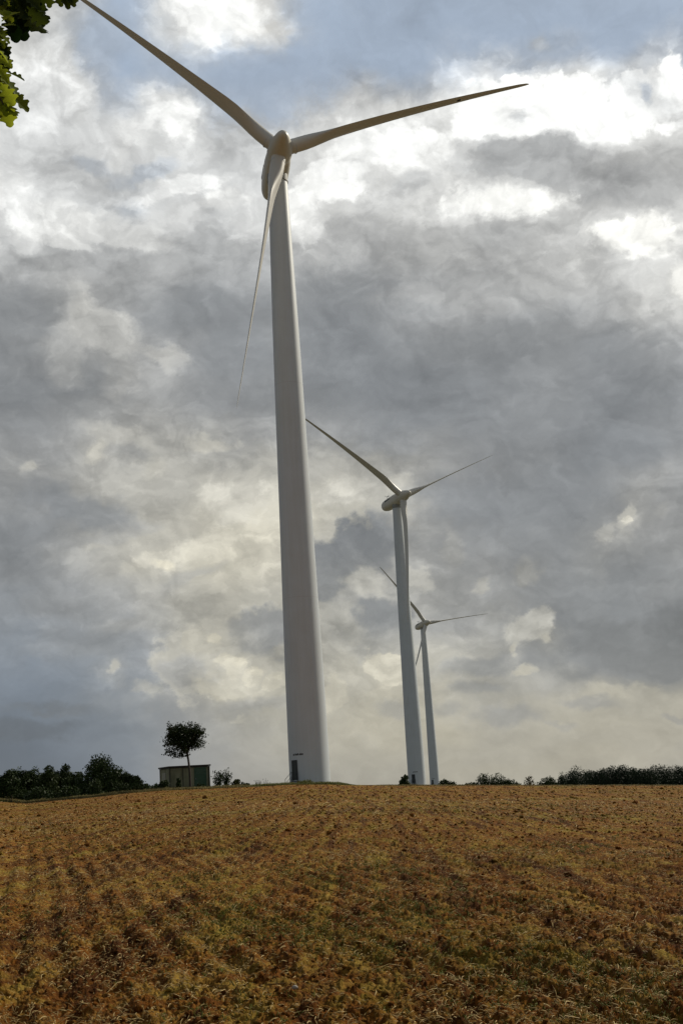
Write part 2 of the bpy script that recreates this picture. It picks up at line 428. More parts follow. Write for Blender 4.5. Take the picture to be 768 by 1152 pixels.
def mk_rail(side):
    m = MB(); c, s = math.cos(DA), math.sin(DA)
    P = lambda d, z: (c*d-s*side, s*d+c*side, z)
    m.tube([P(2.45, .85), P(2.45, 1.9), P(3.5, 1.08), P(3.5, .05)], [.03]*4, 6)
    m.tube([P(2.45, 1.4), P(3.5, .6)], [.02, .02], 6)
    return m.build('handrail', M_DARK)
def mk_letters():
    m = MB(); a = R(208)-.02; rnd = random.Random(3)
    widths = [.15, .09, .12, .14, .05, .13, .11, .12, .15, .1]
    a = R(213)
    for i, w in enumerate(widths):
        da = w/2.2
        if i in (2, 6): a += .03
        m.add(*curved_patch(a, a+da*.78, 3.72, 3.72+rnd.choice([.24, .2, .24, .17]), .012, 3)); a += da
    return m.build('lettering', M_DARK)
def mk_found():
    V, Fc = loft([ringc(3.4, -1.2), ringc(3.4, .04), ringc(3.3, .08)]); return mesh_obj('foundation', V, Fc, M_CONC)
def superring(w, h, y, n=48, p=3.2, dz=0):
    out = []
    for k in range(n):
        t = 2*math.pi*k/n; c, s = math.cos(t), math.sin(t)
        out.append((w*math.copysign(abs(c)**(2/p), c), y, dz+h*math.copysign(abs(s)**(2/p), s)))
    return out
def mk_nacelle():                                        # local: origin at hub centre, +Y to the rear along the shaft
    secs = [(1.3, 1.3, 1.3, 2.1, .0), (1.5, 1.5, 1.45, 2.2, 0), (1.62, 1.6, 2.0, 2.4, .03), (1.68, 1.66, 3.4, 2.7, .05), (1.68, 1.66, 6, 2.7, .06), (1.62, 1.60, 8.0, 2.6, .08), (1.5, 1.5, 9.3, 2.5, .1), (1.3, 1.3, 10.1, 2.4, .14), (1.0, 1.0, 10.55, 2.3, .18), (.55, .57, 10.8, 2.2, .2), (.1, .1, 10.86, 2, .2)]
    rings = [superring(w, h, y, 48, p, dz) for w, h, y, p, dz in secs]
    V, Fc = loft(rings); o = mesh_obj('nacelle', V, Fc, M_NAC, smooth=True); return o
def mk_sensor():
    m = MB(); m.tube([(.3, 9.0, 1.5), (.3, 9.0, 3.1)], [.06, .05], 6); m.tube([(-.2, 9.0, 2.9), (.8, 9.0, 2.9)], [.045, .045], 6)
    m.tube([(-.2, 9.0, 2.9), (-.2, 9.0, 3.2)], [.09, .05], 6); m.box((.8, 9.0, 3.1), (.06, .5, .3))
    return m.build('wind_sensor', M_STEEL)
def mk_logo(side):
    m = MB()
    for sx in (side,):
        y = 4.6
        for w in (.5, .42, .3, .5, .45, .38, .5):
            m.box((sx*1.60, y+w/2, .72), (.10, w*.7, .36)); y += w
    return m.build('lettering', M_DARK)
def mk_yaw():
    V, Fc = loft([ringc(1.26, 77.6, 48), ringc(1.37, 77.65, 48), ringc(1.37, 77.8, 48), ringc(1.33, 77.82, 48), ringc(1.33, 78.9, 48)]); o = mesh_obj('yaw_bearing', V, Fc, plain('bearing paint', (.30, .30, .28), .6), smooth=True); smooth_by_angle(o, 30); return o
def mk_spinner():
    pr = [(1.42, 1.28), (1.58, 1.15), (1.64, .7), (1.62, .1), (1.52, -.6), (1.38, -1.2), (1.2, -1.8), (1.0, -2.4), (.8, -2.95), (.6, -3.35), (.38, -3.6), (.17, -3.72), (.02, -3.75)]
    rings = [[(r*math.cos(2*math.pi*k/48), y, r*math.sin(2*math.pi*k/48)) for k in range(48)] for r, y in pr]
    V, Fc = loft(rings); o = mesh_obj('spinner', V, Fc, M_NAC, smooth=True); smooth_by_angle(o, 40); return o
def mk_blade():
    rings = []; n = 32; S = [0, .035, .05, .07, .1, .14, .18, .22, .28, .35, .43, .52, .61, .7, .78, .85, .91, .955, .985, 1.0]
    for s in S:
        z = 1.0+(RB-1.0)*s
        k = min(max((s-.055)/.15, 0), 1); k = k*k*(3-2*k)
        chord_t = 3.15*(1-s)**.9*1.12+.42 if s > .2 else 2.6
        if s > .2: chord_t = .62+1.98*(1-(s-.2)/.8)**1.05
        if s > .97: chord_t *= .75
        if s == 1.0: chord_t = .12
        tw = R(13)*(1-s)**2.2-R(2)+R(2)
        th = np.interp(s, [0, .2, .4, 1], [.5, .30, .2, .13])
        off = 1.1*4*s*(1-s)*.55
        ring = []
        for j in range(n):
            t = 2*math.pi*j/n
            cx, cy = .93*math.cos(t), .93*math.sin(t)                     # root circle
            u = (1-math.cos(t))/2                                          # 0 leading edge .. 1 trailing edge
            thick = th*chord_t*1.35*(math.sqrt(max(u, 0))*(1-u)**.85)*1.0
            ay = (.32-u)*chord_t*-1; ax = (thick if math.sin(t) >= 0 else -thick*.75)
            # chord along Y (leading edge to the rear, trailing edge forward), thickness along X
            ax, ay = ax, -ay
            px_, py_ = (ax)*k+cy*(1-k), ay*k+cx*(1-k)
            c, s_ = math.cos(tw), math.sin(tw)
            ring.append((px_*c-py_*s_, px_*s_+py_*c-off, z))
        rings.append(ring)
    V, Fc = loft(rings); o = mesh_obj('blade', V, Fc, M_BLADE, smooth=True); smooth_by_angle(o, 50); return o
def mk_collar():
    V, Fc = loft([ringc(.9, 1.9, 40), ringc(.985, 1.9, 40), ringc(.985, 2.03, 40), ringc(.9, 2.03, 40)], False)
    o = mesh_obj('blade_collar', V, Fc, M_RING); return o
def mk_mark():
    m = MB(); m.box((0, 0, 0), (.30, .34, .5)); return m.build('receptor_mark', M_DARK)
def turbine(bear, D, zb, yaw, ph, label, mark=None):
    b = R(bear); x, y = D*math.sin(b), D*math.cos(b)
    hubz = EYE+zb+HH                                     # shaft height fitted to the photograph
    root = empty('wind_turbine', (x, y, EYE+zb), -R(yaw))
    tag(root, label, 'wind turbine', 'white wind turbines in a row')
    tw = part('tower', 'tower', mk_tower, root)
    for z in (22.3, 49.5): part('flange', 'fl%g' % z, mk_flange(z), tw)
    d = part('door', 'door', mk_door, tw); part('door_frame', 'dfr', mk_doorframe, tw)
    part('steps', 'steps', mk_steps, tw); [part('handrail', 'rail%g' % q, lambda q=q: mk_rail(q), tw) for q in (-.5, .5)]; part('lettering', 'let', mk_letters, tw)
    part('foundation', 'found', mk_found, root)
    part('yaw_bearing', 'yaw', mk_yaw, root)
    front = Vector((0, -math.cos(TILT), math.sin(TILT))); hub = Vector((0, 0, HH))+front*OV
    up = Vector((1, 0, 0)).cross(-front); right = Vector((1, 0, 0))
    def setm(o, X, Y, Z, P):
        M = Matrix((X, Y, Z)).transposed().to_4x4(); M.translation = P; o.matrix_basis = M
    na = part('nacelle', 'nac', mk_nacelle, root); setm(na, right, -front, up, hub)
    part('wind_sensor', 'sens', mk_sensor, na); [part('lettering', 'logo%d' % q, lambda q=q: mk_logo(q), na) for q in (-1, 1)]
    sp = part('spinner', 'spin', mk_spinner, root); setm(sp, right, -front, up, hub)
    for k in range(3):
        t = R(ph+(0, 120, -120)[k]); dr = up*math.cos(t)+right*math.sin(t)
        bl = part('blade', 'blade', mk_blade, root)
        Yv = -front; Xv = Yv.cross(dr); setm(bl, Xv, Yv, dr, hub)
        part('blade_collar', 'collar', mk_collar, bl)
        if mark == k:
            s = .69; mk = part('receptor_mark', 'mark', mk_mark, bl)
            mk.location = (0, -.25-1.1*4*s*(1-s)*.55, 1+(RB-1)*s)
            w = MB().box((0, 0, 0), (.33, .3, .34)).build('white_mark', M_WHITE, bl); w.location = (0, -.2-1.1*4*s*(1-s)*.55, 1+(RB-1)*s-.5)
    return root
turbine(-2.225, 145.1, .706, -10.2, -48.5, 'nearest and tallest white wind turbine, standing on the crest of the field', mark=1)
turbine(2.70, 337, .19, -29.1, -54.4, 'middle-sized wind turbine with its grey-white nacelle seen from the side, second in the row')
turbine(3.51, 611, -.25, -23.7, -37.6, 'smallest and farthest wind turbine, its tower rising just right of the middle one')

# ---------------------------------------------------------------- far trees and shrubs
def quads_crown(blobs, n, size, seed, tone_base=.0, edge=1.0):
    r = np.random.default_rng(seed); B = np.array(blobs, float)       # cx cy cz rx ry rz
    vol = B[:, 3]*B[:, 4]*B[:, 5]; idx = r.choice(len(B), n, p=vol/vol.sum())
    d = r.normal(size=(n, 3)); d /= np.linalg.norm(d, axis=1)[:, None]
    rad = r.random(n)**(.38)
    lump = 1+.22*min(edge, 1)*np.sin(d[:, 0]*5+idx)*np.cos(d[:, 2]*6+idx*2)+r.normal(0, .06*edge, n)
    P = B[idx, :3]+d*B[idx, 3:]*(rad*lump)[:, None]
    a = r.normal(size=(n, 3)); a /= np.linalg.norm(a, axis=1)[:, None]
    b = np.cross(a, r.normal(size=(n, 3))); b /= np.linalg.norm(b, axis=1)[:, None]; c = np.cross(a, b)
    s = size*r.uniform(.5, 1.3, n)[:, None]
    V = np.stack([P-b*s*.5, P+c*s*.32+a*s*.06, P+b*s*.5, P-c*s*.32+a*s*.06], 1).reshape(-1, 3)
    Fc = np.arange(n*4).reshape(n, 4)
    tb = r.random(len(B)); tone = np.clip(.35*tb[idx]+.65*r.random(n)**1.3, 0, 1)
    return V, Fc, np.repeat(tone, 4)
def crown_blobs(w, h, z0, seed, k=9, flat=1.0):
    r = random.Random(seed); out = [(0, 0, z0+h*.46, w*.40, w*.40, h*.44), (w*.12, 0, z0+h*.22, w*.42, w*.42, h*.24), (-w*.14, 0, z0+h*.26, w*.40, w*.40, h*.24)]
    for i in range(k):
        t = r.uniform(0, 2*math.pi); q = r.uniform(.35, 1); zz = r.uniform(.12, .92)
        env = math.sqrt(max(.05, 1-((zz-.45)/.6)**2))
        rr = w*.5*env*q*.72; s = w*r.uniform(.12, .22)
        out.append((rr*math.cos(t), rr*math.sin(t), z0+h*zz, s, s, s*.85*flat))
    return out
def tree(px, ytop, wpx, dist, mat, label, group=None, name='tree', cat='tree', seed=0, n=2600, leaf=.38, low=.06, k=10, kindtrunk=True):
    x, y, z = at(px, dist); top = height_to(px, ytop, dist); H = max(top-z, .6); sc_ = F/(dist*.975)
    w = wpx/sc_
    root = empty(name, (x, y, z-.1)); tag(root, label, cat, group)
    rnd = random.Random(seed); m = MB(); th = H*.75
    tr = max(.05, H*.02)
    m.tube([(0, 0, -.2), (.02*H, 0, th*.4), (0, .02*H, th)], [tr*1.3, tr, tr*.3], 7)
    for i in range(6):
        t = rnd.uniform(0, 6.28); z1 = th*rnd.uniform(.25, .8); rr = w*.36
        m.tube([(0, 0, z1), (rr*.5*math.cos(t), rr*.5*math.sin(t), z1+H*.1), (rr*math.cos(t), rr*math.sin(t), z1+H*.17)], [tr*.5, tr*.35, tr*.12], 5)
    m.build('trunk', M_BARK, root)
    bl = crown_blobs(w, H*(1-low), H*low, seed, k)
    V, Fc, tn = quads_crown(bl, n, leaf, seed, edge=.4 if mat is M_WOOD else 1.0); mesh_obj('crown', V, Fc, mat, root, attr=tn)
    return root
LG = 'trees of the dark clump at far left'
for i, (px, yt, w, d, mt, lab) in enumerate([
    (6, 867, 26, 290, M_FAR, 'dark tree at the left end of the clump, cut by the picture edge'),
    (19, 863, 20, 300, M_FAR, 'dark green tree second from the left end of the left clump'),
    (36, 861.5, 27, 305, M_FAR, 'broad dark tree third from the left in the clump left of the hut'),
    (54, 863, 22, 295, M_FAR2, 'mid green tree in the middle of the left clump'),
    (70, 860.5, 22, 300, M_FAR, 'pointed dark tree in the left clump, fifth from the left edge'),
    (85, 868, 22, 290, M_FAR2, 'lower green tree in the dip just left of the tallest tree of the clump'),
    (114, 851.5, 43, 285, M_FAR, 'tallest and broadest dark tree of the left clump'),
    (136, 866, 24, 290, M_FAR2, 'sloping green tree leaning against the right side of the tallest clump tree'),
    (150, 874, 20, 290, M_FAR2, 'low round tree near the right end of the left clump')]):
    tree(px, yt+.5 if w > 40 else yt-1, w*1.4, d, mt, lab, LG, 'dark_tree', seed=10+i, n=13000 if w > 25 else 9500, leaf=.46, low=.0, k=12)
SG = 'shrubs around the hut and the left clump'
for i, (px, yt, w, d, mt, lab, n) in enumerate([
    (107, 876, 22, 250, M_FAR2, 'round olive bush in front of the tallest clump tree', 2000),
    (45, 885, 40, 260, M_FAR, 'low dark bush filling the foot of the left clump', 2400),
    (78, 883, 34, 258, M_FAR, 'low dark bush under the pointed tree of the left clump', 2200),
    (163, 880, 16, 200, M_FAR2, 'small green bush between the left clump and the hut', 1200),
    (174, 882, 14, 190, M_FAR, 'low dark bush touching the left end of the hut', 1000),
    (184, 876, 15, 143.5, M_FAR, 'dark bush against the left corner of the hut', 1500),
    (201, 873, 6, 143, M_FAR, 'narrow dark shrub standing against the hut wall left of the round tree', 500),
    (226, 882, 13, 143.5, M_FAR, 'low dark bush at the foot of the hut wall, right of the round tree', 700),
    (266, 875, 12, 150, M_SCRUB, 'grey-green bush beside the spindly shrubs right of the hut', 700),
    (276, 879.5, 12, 152, M_FAR2, 'lowest green bush at the right end of the shrubs by the hut', 600)]):
    tree(px, yt, w, d, mt, lab, SG, 'bush', 'bush', 40+i, n, .28 if d < 200 else .45, 0, 7)
# small trees on the right skyline
for i, (px, yt, w, d, mt, lab, n) in enumerate([
    (455, 871, 9, 330, M_FAR, 'small dark bush against the left foot of the middle turbine', 900),
    (500, 876.5, 11, 420, M_FAR, 'low dark bush just right of the farthest turbine foot', 900),
    (509, 879.5, 9, 420, M_FAR, 'lowest little bush on the skyline right of the farthest turbine', 500),
    (529, 880, 14, 450, M_FAR, 'flat dark bush on the skyline between the turbines and the dome-shaped tree', 600),
    (549, 874, 26, 450, M_FAR, 'dome-shaped dark tree low on the skyline', 1800),
    (568, 875.5, 17, 450, M_FAR, 'small dark tree touching the right side of the dome-shaped one', 1100),
    (580, 880, 12, 450, M_FAR, 'low bush ending the dome-shaped group on its right', 500),
    (616, 872.5, 18, 440, M_FAR, 'round dark tree on the skyline between the bare tree and the wood', 1200),
    (632, 873, 10, 460, M_WOOD, 'narrow dark tree at the left end of the far wood', 800)]):
    tree(px, yt, w*1.4, d, mt, lab, 'small trees on the right skyline', 'small_tree', 'tree', 70+i, int(n*1.8), .5, 0, 8)
tree(596, 870.5, 15, 430, M_WEED, 'thin half-bare brownish tree on the skyline left of the round dark tree', 'small trees on the right skyline', 'bare_tree', 'tree', 90, 330, .5, .1, 7)
xs = 643; i = 0; wr = random.Random(5)
while xs < 800:
    w = wr.uniform(13, 20)
    tree(xs, (867 if xs < 650 else 865.3-(xs-650)*.018)+wr.uniform(-.5, .6), w*2.1, 620+wr.uniform(-25, 25), M_WOOD, 'dark tree in the long level wood on the skyline at right', 'trees of the far wood', 'wood_tree', 'tree', 100+i, 6500, .58, 0, 9)
    xs += w*.62; i += 1

# round-headed tree in front of the hut
def lone_tree():
    D = 144.0; x, y, z = at(214, D); top = height_to(207, 812, D)
    zf = lambda py: height_to(210, py, D)-z
    s = F/(D*.975)
    root = empty('round_tree', (x, y, z)); tag(root, 'lone round-headed dark tree on a thin trunk in front of the hut', 'tree')
    m = MB(); X = lambda px: (px-214)/s
    m.tube([(0, 0, -.3), (X(214), 0, zf(870)), (X(213), 0, zf(858)), (X(212), 0, zf(848)), (X(210), 0, zf(838))], [.17, .13, .12, .11, .08], 8)
    m.build('trunk', M_BARK, root)
    lm = MB(); rnd = random.Random(4)
    ends = []
    for i in range(22):
        t = 2*math.pi*i/22+rnd.uniform(-.2, .2); rr = rnd.uniform(1.3, 2.5); zz = zf(848)+rnd.uniform(.2, 3.4)
        sx = X(207)+rr*math.cos(t); sy = rr*math.sin(t)*.9
        lm.tube([(X(212), 0, zf(850)+rnd.uniform(0, .8)), (X(210)+(sx-X(210))*.5, sy*.5, (zz+zf(846))/2-.1), (sx, sy, zz)], [.06, .04, .015], 5)
        ends.append((sx, sy, zz))
    # low side branch to the left
    lm.tube([(X(212), 0, zf(851)), (X(203), 0, zf(851)), (X(193), .2, zf(853))], [.06, .04, .012], 5)
    lm.build('limbs', M_BARK, root)
    C = (X(207), 0, (zf(812)+zf(849))/2)
    bl = [(C[0], 0, C[2], 1.75, 1.7, 1.5), (C[0]-.5, 0, C[2]+.75, 1.2, 1.3, 1.0), (C[0]+.8, .2, C[2]+.35, 1.2, 1.3, 1.1), (X(193), .2, zf(845), .8, .8, .45), (X(203), 0, zf(849), 1.2, .8, .35), (X(223), 0, zf(838), 1.0, 1.0, .6), (X(224), 0, zf(826), 1.0, 1.0, .8), (X(193), 0, zf(836), .7, .8, .5), (X(196), -.3, zf(826), .75, .9, .7)]
    bl += [(a*.93+C[0]*.07, b*.95, c, .42, .42, .36) for a, b, c in ends]
    V, Fc, tn = quads_crown(bl, 11000, .21, 77, edge=2.6)
    # leave the small gap through which the sky shows
    mesh_obj('crown', V, Fc, M_LONE, root, attr=tn)
lone_tree()

# spindly shrubs and weeds (stems with sparse leaves)
def spindly(px0, px1, ytop, D, label, name, cat, mat, stems=9, nl=260, leaf=.2, seed=1, group=None):
    x, y, z = at((px0+px1)/2, D); s = F/(D*.975); W = (px1-px0)/s; H = height_to((px0+px1)/2, ytop, D)-z
    root = empty(name, (x, y, z)); tag(root, label, cat, group); rnd = random.Random(seed); m = MB(); V = []; P = []
    for i in range(stems):
        ex = rnd.uniform(-.5, .5)*W; hh = H*rnd.uniform(.55, 1.0) if i else H
        if i == 0: ex *= .3
        ey = rnd.uniform(-.3, .3)*W
        pts = [(ex*.25, ey*.2, -.1), (ex*.6, ey*.6, hh*.5), (ex, ey, hh)]
        m.tube(pts, [.035, .02, .008], 5)
        for _ in range(nl//stems):
            t = rnd.uniform(.15, 1); q = (ex*(.3+.7*t)+rnd.gauss(0, .16), ey*t+rnd.gauss(0, .16), hh*t+rnd.gauss(0, .1)); P.append(q)
    m.build('stems', M_TWIG, root)
    r = np.random.default_rng(seed); P = np.array(P); n = len(P)
    a = r.normal(size=(n, 3)); a /= np.linalg.norm(a, axis=1)[:, None]; b = np.cross(a, r.normal(size=(n, 3))); b /= np.linalg.norm(b, axis=1)[:, None]
    sz = leaf*r.uniform(.5, 1.2, n)[:, None]; c = np.cross(a, b)
    V = np.stack([P-b*sz*.5, P+c*sz*.3, P+b*sz*.5, P-c*sz*.3], 1).reshape(-1, 3)
    mesh_obj('leaves', V, np.arange(n*4).reshape(n, 4), mat, root, attr=np.repeat(r.random(n), 4))
spindly(239, 251, 868, 148, 'spindly leafy shrub just right of the hut', 'shrub', 'shrub', M_FAR, 9, 420, .26, 3, SG)
spindly(250, 261, 864.5, 149, 'taller spindly shrub with upright twigs, second from the hut', 'shrub', 'shrub', M_FAR, 9, 480, .26, 5, SG)
spindly(287, 294, 878, 140, 'brown weed clump on the crest left of the nearest turbine', 'weed_clump', 'weeds', M_WEED, 7, 90, .16, 6)
spindly(296, 304, 875.5, 140, 'two or three thin tall weeds standing on the crest beside the brown clump', 'tall_weed', 'weeds', M_WEED, 3, 24, .12, 7)
spindly(335, 352, 878.5, 138, 'low green leafy weeds at the foot of the nearest turbine', 'weed_patch', 'weeds', M_GRASSG, 26, 900, .16, 8)
spindly(5, 9, 895.5, 128, 'tiny pale-headed thistle at the far left edge of the field', 'thistle', 'weeds', M_GRASSV, 4, 40, .12, 9)
spindly(10, 15, 894.5, 128, 'slightly taller thistle beside the tiny one at the left edge', 'thistle', 'weeds', M_GRASSV, 5, 50, .13, 10)

# ---------------------------------------------------------------- utility hut
def hut():
    D = 150.0; x, y, z = at(208, D); s = F/(D*.975)
    H = height_to(208, 862, D)-z
    rz = R(19)
    root = empty('utility_hut', (x, y, z), rz+azel(208, 885)[0]*-1); tag(root, 'low flat-roofed concrete utility hut beside the round tree', 'hut')
    Lx, Ly = 4.95, 3.6
    mw, nt, b = newmat('weathered render'); tc = N(nt, 'ShaderNodeTexCoord').outputs['Object']
    mp = N(nt, 'ShaderNodeMapping'); mp.inputs['Scale'].default_value = (1, 1, .25); L(nt, tc, mp.inputs[0])
    f = noise(nt, mp.outputs[0], 1.6, 6, .65)
    L(nt, ramp(nt, f, [(.3, (.13, .13, .075)), (.5, (.25, .25, .155)), (.7, (.34, .33, .22))]), b.inputs['Base Color']); b.inputs['Roughness'].default_value = .9
    MB().box((0, 0, H/2-.4), (Lx, Ly, H+.4-.02)).build('wall', mw, root)
    ro = MB().box((0, 0, H-.08), (Lx+.35, Ly+.35, .15)).build('roof', plain('roof felt', (.06, .05, .038), .9, 0, .3, 3), root)
    MB().box((0, 0, H-.22), (Lx+.2, Ly+.2, .07)).build('fascia', plain('roof edge', (.05, .05, .045), .8), root)
    jm = plain('joint strip', (.10, .10, .07), .9)
    for px_ in (-Lx/2+.02, Lx/2-.02, -Lx/6, Lx/6):
        MB().box((px_, -Ly/2-.025, H/2-.2), (.1 if abs(px_) < 2 else .18, .06, H-.1)).build('wall_post', jm, root)
    MB().box((-Lx/2-.03, Ly/2-.1, H/2-.2), (.06, .18, H-.1)).build('wall_post', jm, root)
    gm = plain('green painted steel', (.05, .11, .06), .6, 0, .3, 2)
    d = MB().box((Lx/2-1.15, -Ly/2-.05, H*.46), (1.5, .09, H*.86)).build('door', gm, root)
    v = MB()
    for k in range(6): v.box((Lx/2-1.15, -Ly/2-.11, H*.62+k*.09), (1.2, .03, .045))
    v.build('louvre', plain('louvre', (.10, .17, .11), .6), d)
    MB().box((Lx/2-1.75, -Ly/2-.13, H*.42), (.06, .08, .2)).build('handle', M_STEEL, d)
    g = MB().box((-Lx/2-.03, 0.2, H*.48), (.07, 1.3, 1.5)).build('side_hatch', plain('hatch paint', (.36, .35, .27), .7), root)
    return root
hut()

# ---------------------------------------------------------------- oak whose twigs hang into the corner
def leaf_outline():
    side = [(0, .0), (.05, .06), (.04, .14), (.17, .22), (.20, .28), (.12, .33), (.10, .38), (.27, .47), (.31, .55), (.20, .58), (.15, .62), (.29, .72), (.30, .80), (.19, .82), (.13, .86), (.13, .95), (.05, 1.0)]
    return side
SIDE = leaf_outline()
def make_leaves(P, D_, Nn, S, tone):
    V = []; Fc = []; T = []
    k = len(SIDE)
    for p, d, nn, s, t in zip(P, D_, Nn, S, tone):
        d = d/np.linalg.norm(d); nn = nn-d*(nn@d); nn = nn/(np.linalg.norm(nn)+1e-9); w = np.cross(d, nn); b = len(V)
        for (a, c) in SIDE: V.append(p+d*c*s-nn*s*.18*c*c)
        for sg in (1, -1):
            for (a, c) in SIDE: V.append(p+d*c*s+w*a*s*sg*1.05+nn*(a*.35*s-s*.18*c*c))
        for i in range(k-1):
            Fc.append((b+i, b+k+i, b+k+i+1, b+i+1)); Fc.append((b+i, b+i+1, b+2*k+i+1, b+2*k+i))
        T += [t]*(3*k)
    return np.array(V), np.array(Fc), np.array(T)
def oak():
    rnd = np.random.default_rng(21)
    bx, by = -4.6, 5.2; bz = gz(bx, by)
    root = empty('oak_tree', (0, 0, 0)); root.location = (bx, by, bz)
    tag(root, 'oak tree beside the camera with lobed leaves hanging into the top left corner', 'tree')
    O = np.array([bx, by, bz])
    m = MB(); m.tube([(0, 0, -.3), (0, 0, .3), (.05, 0, 1.5), (-.05, .1, 3), (.1, .1, 4.8), (0, 0, 7)], [.42, .3, .25, .22, .17, .08], 14); m.build('trunk', M_BARK, root, True)
    # twig ends: world points seen in the corner (px, py, distance)
    def W(px, py, d): r = ray(px, py); return r/ math.hypot(r[0], r[1])*d+np.array([0, 0, EYE])
    limbs = MB(); leavesP = []; 
    def limb(pts, r0, r1):
        limbs.tube([tuple(np.array(p)-O) for p in pts], list(np.linspace(r0, r1, len(pts))), 7)
    def twig_leaves(p0, p1, n, spread=.03, droop=.3, size=(.07, .1)):
        for i in range(n):
            t = (i+.5)/n if n > 1 else 1; p = p0*(1-t)+p1*t+rnd.normal(0, spread, 3)
            ax = (p1-p0)/np.linalg.norm(p1-p0); dd = ax*.5+rnd.normal(0, .55, 3)+np.array([0, 0, -droop])
            leavesP.append((p, dd, rnd.normal(0, .5, 3)+np.array([.1, -.35, .8]), rnd.uniform(*size), rnd.random()))
    d0 = 6.2
    trunk_top = np.array([bx, by, bz+4.4])
    # limb A runs above the frame, limb B descends at the left edge
    A0 = W(-60, -70, d0); A1 = W(40, -45, d0); A2 = W(88, -14, d0)
    limb([trunk_top, (trunk_top+A0)/2+[0, 0, .25], A0, A1, A2], .06, .006)
    B0 = W(-50, 10, d0-.1); B1 = W(-22, 70, d0-.1); B2 = W(4, 118, d0-.1)
    limb([trunk_top-[0, 0, .4], (trunk_top+B0)/2+[0, 0, .15], B0, B1, B2], .05, .005)
    specs = [  # explicit leaves: base px,py -> tip px,py, tone (painted: near-black silhouette to sunlit), depth
        (22, -8, 44, 8, .1, 0), (24, 0, 52, 14, .05, .1), (30, 6, 53, 26, .08, 0), (26, 10, 42, 42, .12, 0.05), (14, 2, 30, 30, 0, .2), (8, 0, 20, 34, 0, .25), (10, 14, 16, 42, 0, .2),
        (2, 24, 20, 10, .95, -.1), (0, 30, 16, 26, .8, -.05), (-6, 12, 12, 14, .85, -.1), (20, -12, 30, 18, 0, .2), (36, -14, 46, 6, .05, .1), (0, -10, 14, 12, 0, .3), (14, -12, 20, 16, 0, .3), (34, -6, 40, 22, .02, .2),
        (56, -14, 58, 4, .1, 0), (62, -14, 68, 3, .12, 0), (70, -14, 76, 7, .1, 0), (74, -12, 88, 4, .12, 0), (66, -16, 84, 0, .1, 0),
        (-6, 34, 10, 46, .7, 0), (-4, 44, 12, 54, .1, .1), (-8, 50, 10, 66, .9, -.1), (-6, 62, 14, 72, .85, 0), (-6, 70, 12, 88, .95, -.1), (4, 80, 26, 86, .35, .05), (2, 84, 22, 100, .5, 0),
        (-8, 86, 8, 104, .9, -.1), (0, 92, 16, 116, .95, -.1), (6, 100, 31, 118, .4, .05), (8, 98, 28, 108, .3, .1), (-4, 106, 8, 128, .6, 0), (2, 112, 8, 139, .85, 0), (8, 112, 16, 131, .5, 0), (0, 100, 14, 106, .2, .15), (-6, 118, 3, 134, .3, .1), (-6, 78, 6, 96, .1, .2), (-8, 96, 4, 112, .05, .2), (-6, 58, 8, 76, .05, .2), (-10, 38, 4, 52, .3, .1), (4, -4, 10, 20, .6, .1)]
    for _ in range(34):
        a, b = rnd.uniform(-6, 34), rnd.uniform(-16, 16); specs.append((a, b, a+rnd.uniform(-6, 14), b+rnd.uniform(8, 20), rnd.uniform(0, .12), rnd.uniform(.05, .35)))
    for _ in range(26):
        a, b = rnd.uniform(-12, 2), rnd.uniform(24, 108); specs.append((a, b, a+rnd.uniform(2, 11), b+rnd.uniform(6, 18), rnd.choice([.05, .2, .8]), rnd.uniform(.0, .3)))
    for (a, b, c, d, tn, dd) in specs:
        p0 = W(a, b, d0-.1+dd); p1 = W(c, d, d0-.1+dd*.8); v = p1-p0; s = np.linalg.norm(v)
        leavesP.append((p0, v+rnd.normal(0, .12*s, 3), np.array([.15, -.8, .5])*(1 if rnd.random() < .8 else -1)+rnd.normal(0, .18, 3), s*1.08, tn))
    ntw = len(leavesP)
    # rest of the crown outside the frame
    ends = []
    for i in range(260):
        u = rnd.normal(size=3); u /= np.linalg.norm(u); q = rnd.uniform(.45, 1)
        c = np.array([bx, by, bz+6.2])+u*np.array([3.0, 3.0, 2.6])*q
        px, py, dp = project(c)
        if dp > .3 and px > -75 and px < 800 and py > -120 and py < 1300: continue
        if math.hypot(c[0], c[1]) < 2.5: continue
        ends.append(c)
    for i, c in enumerate(ends):
        st = np.array([bx, by, bz+rnd.uniform(3.2, 6.5)]); mid = (st+c)/2+rnd.normal(0, .15, 3)
        if i % 3 == 0: limb([st, mid, c], .035, .006)
        for k in range(15):
            p = c+rnd.normal(0, .24, 3); px, py, dp = project(p)
            if dp > .3 and -14 < px < 790 and -14 < py < 1200: continue
            leavesP.append((p, rnd.normal(0, .6, 3)+[0, 0, -.3], rnd.normal(0, .4, 3)+[0, 0, 1], rnd.uniform(.08, .13), rnd.random()))
    limbs.build('limbs', M_TWIG, root)
    P, Dv, Nn, S, T = zip(*leavesP)
    V, Fc, tn = make_leaves([p-O for p in P], Dv, Nn, S, T)
    mesh_obj('leaves', V, Fc, M_OAK, root, smooth=True, attr=tn)
oak()

# ---------------------------------------------------------------- sun and sky
SUN_AZ, SUN_EL = R(52), R(35)
sd = bpy.data.lights.new('sun', 'SUN'); sd.energy = 2.9; sd.angle = R(1.2); sd.color = (1, .93, .78)
so = bpy.data.objects.new('sun', sd); COL.objects.link(so)
sv = Vector((math.sin(SUN_AZ)*math.cos(SUN_EL), math.cos(SUN_AZ)*math.cos(SUN_EL), math.sin(SUN_EL)))
so.rotation_euler = sv.to_track_quat('Z', 'Y').to_euler(); so.location = (40, -20, 60)

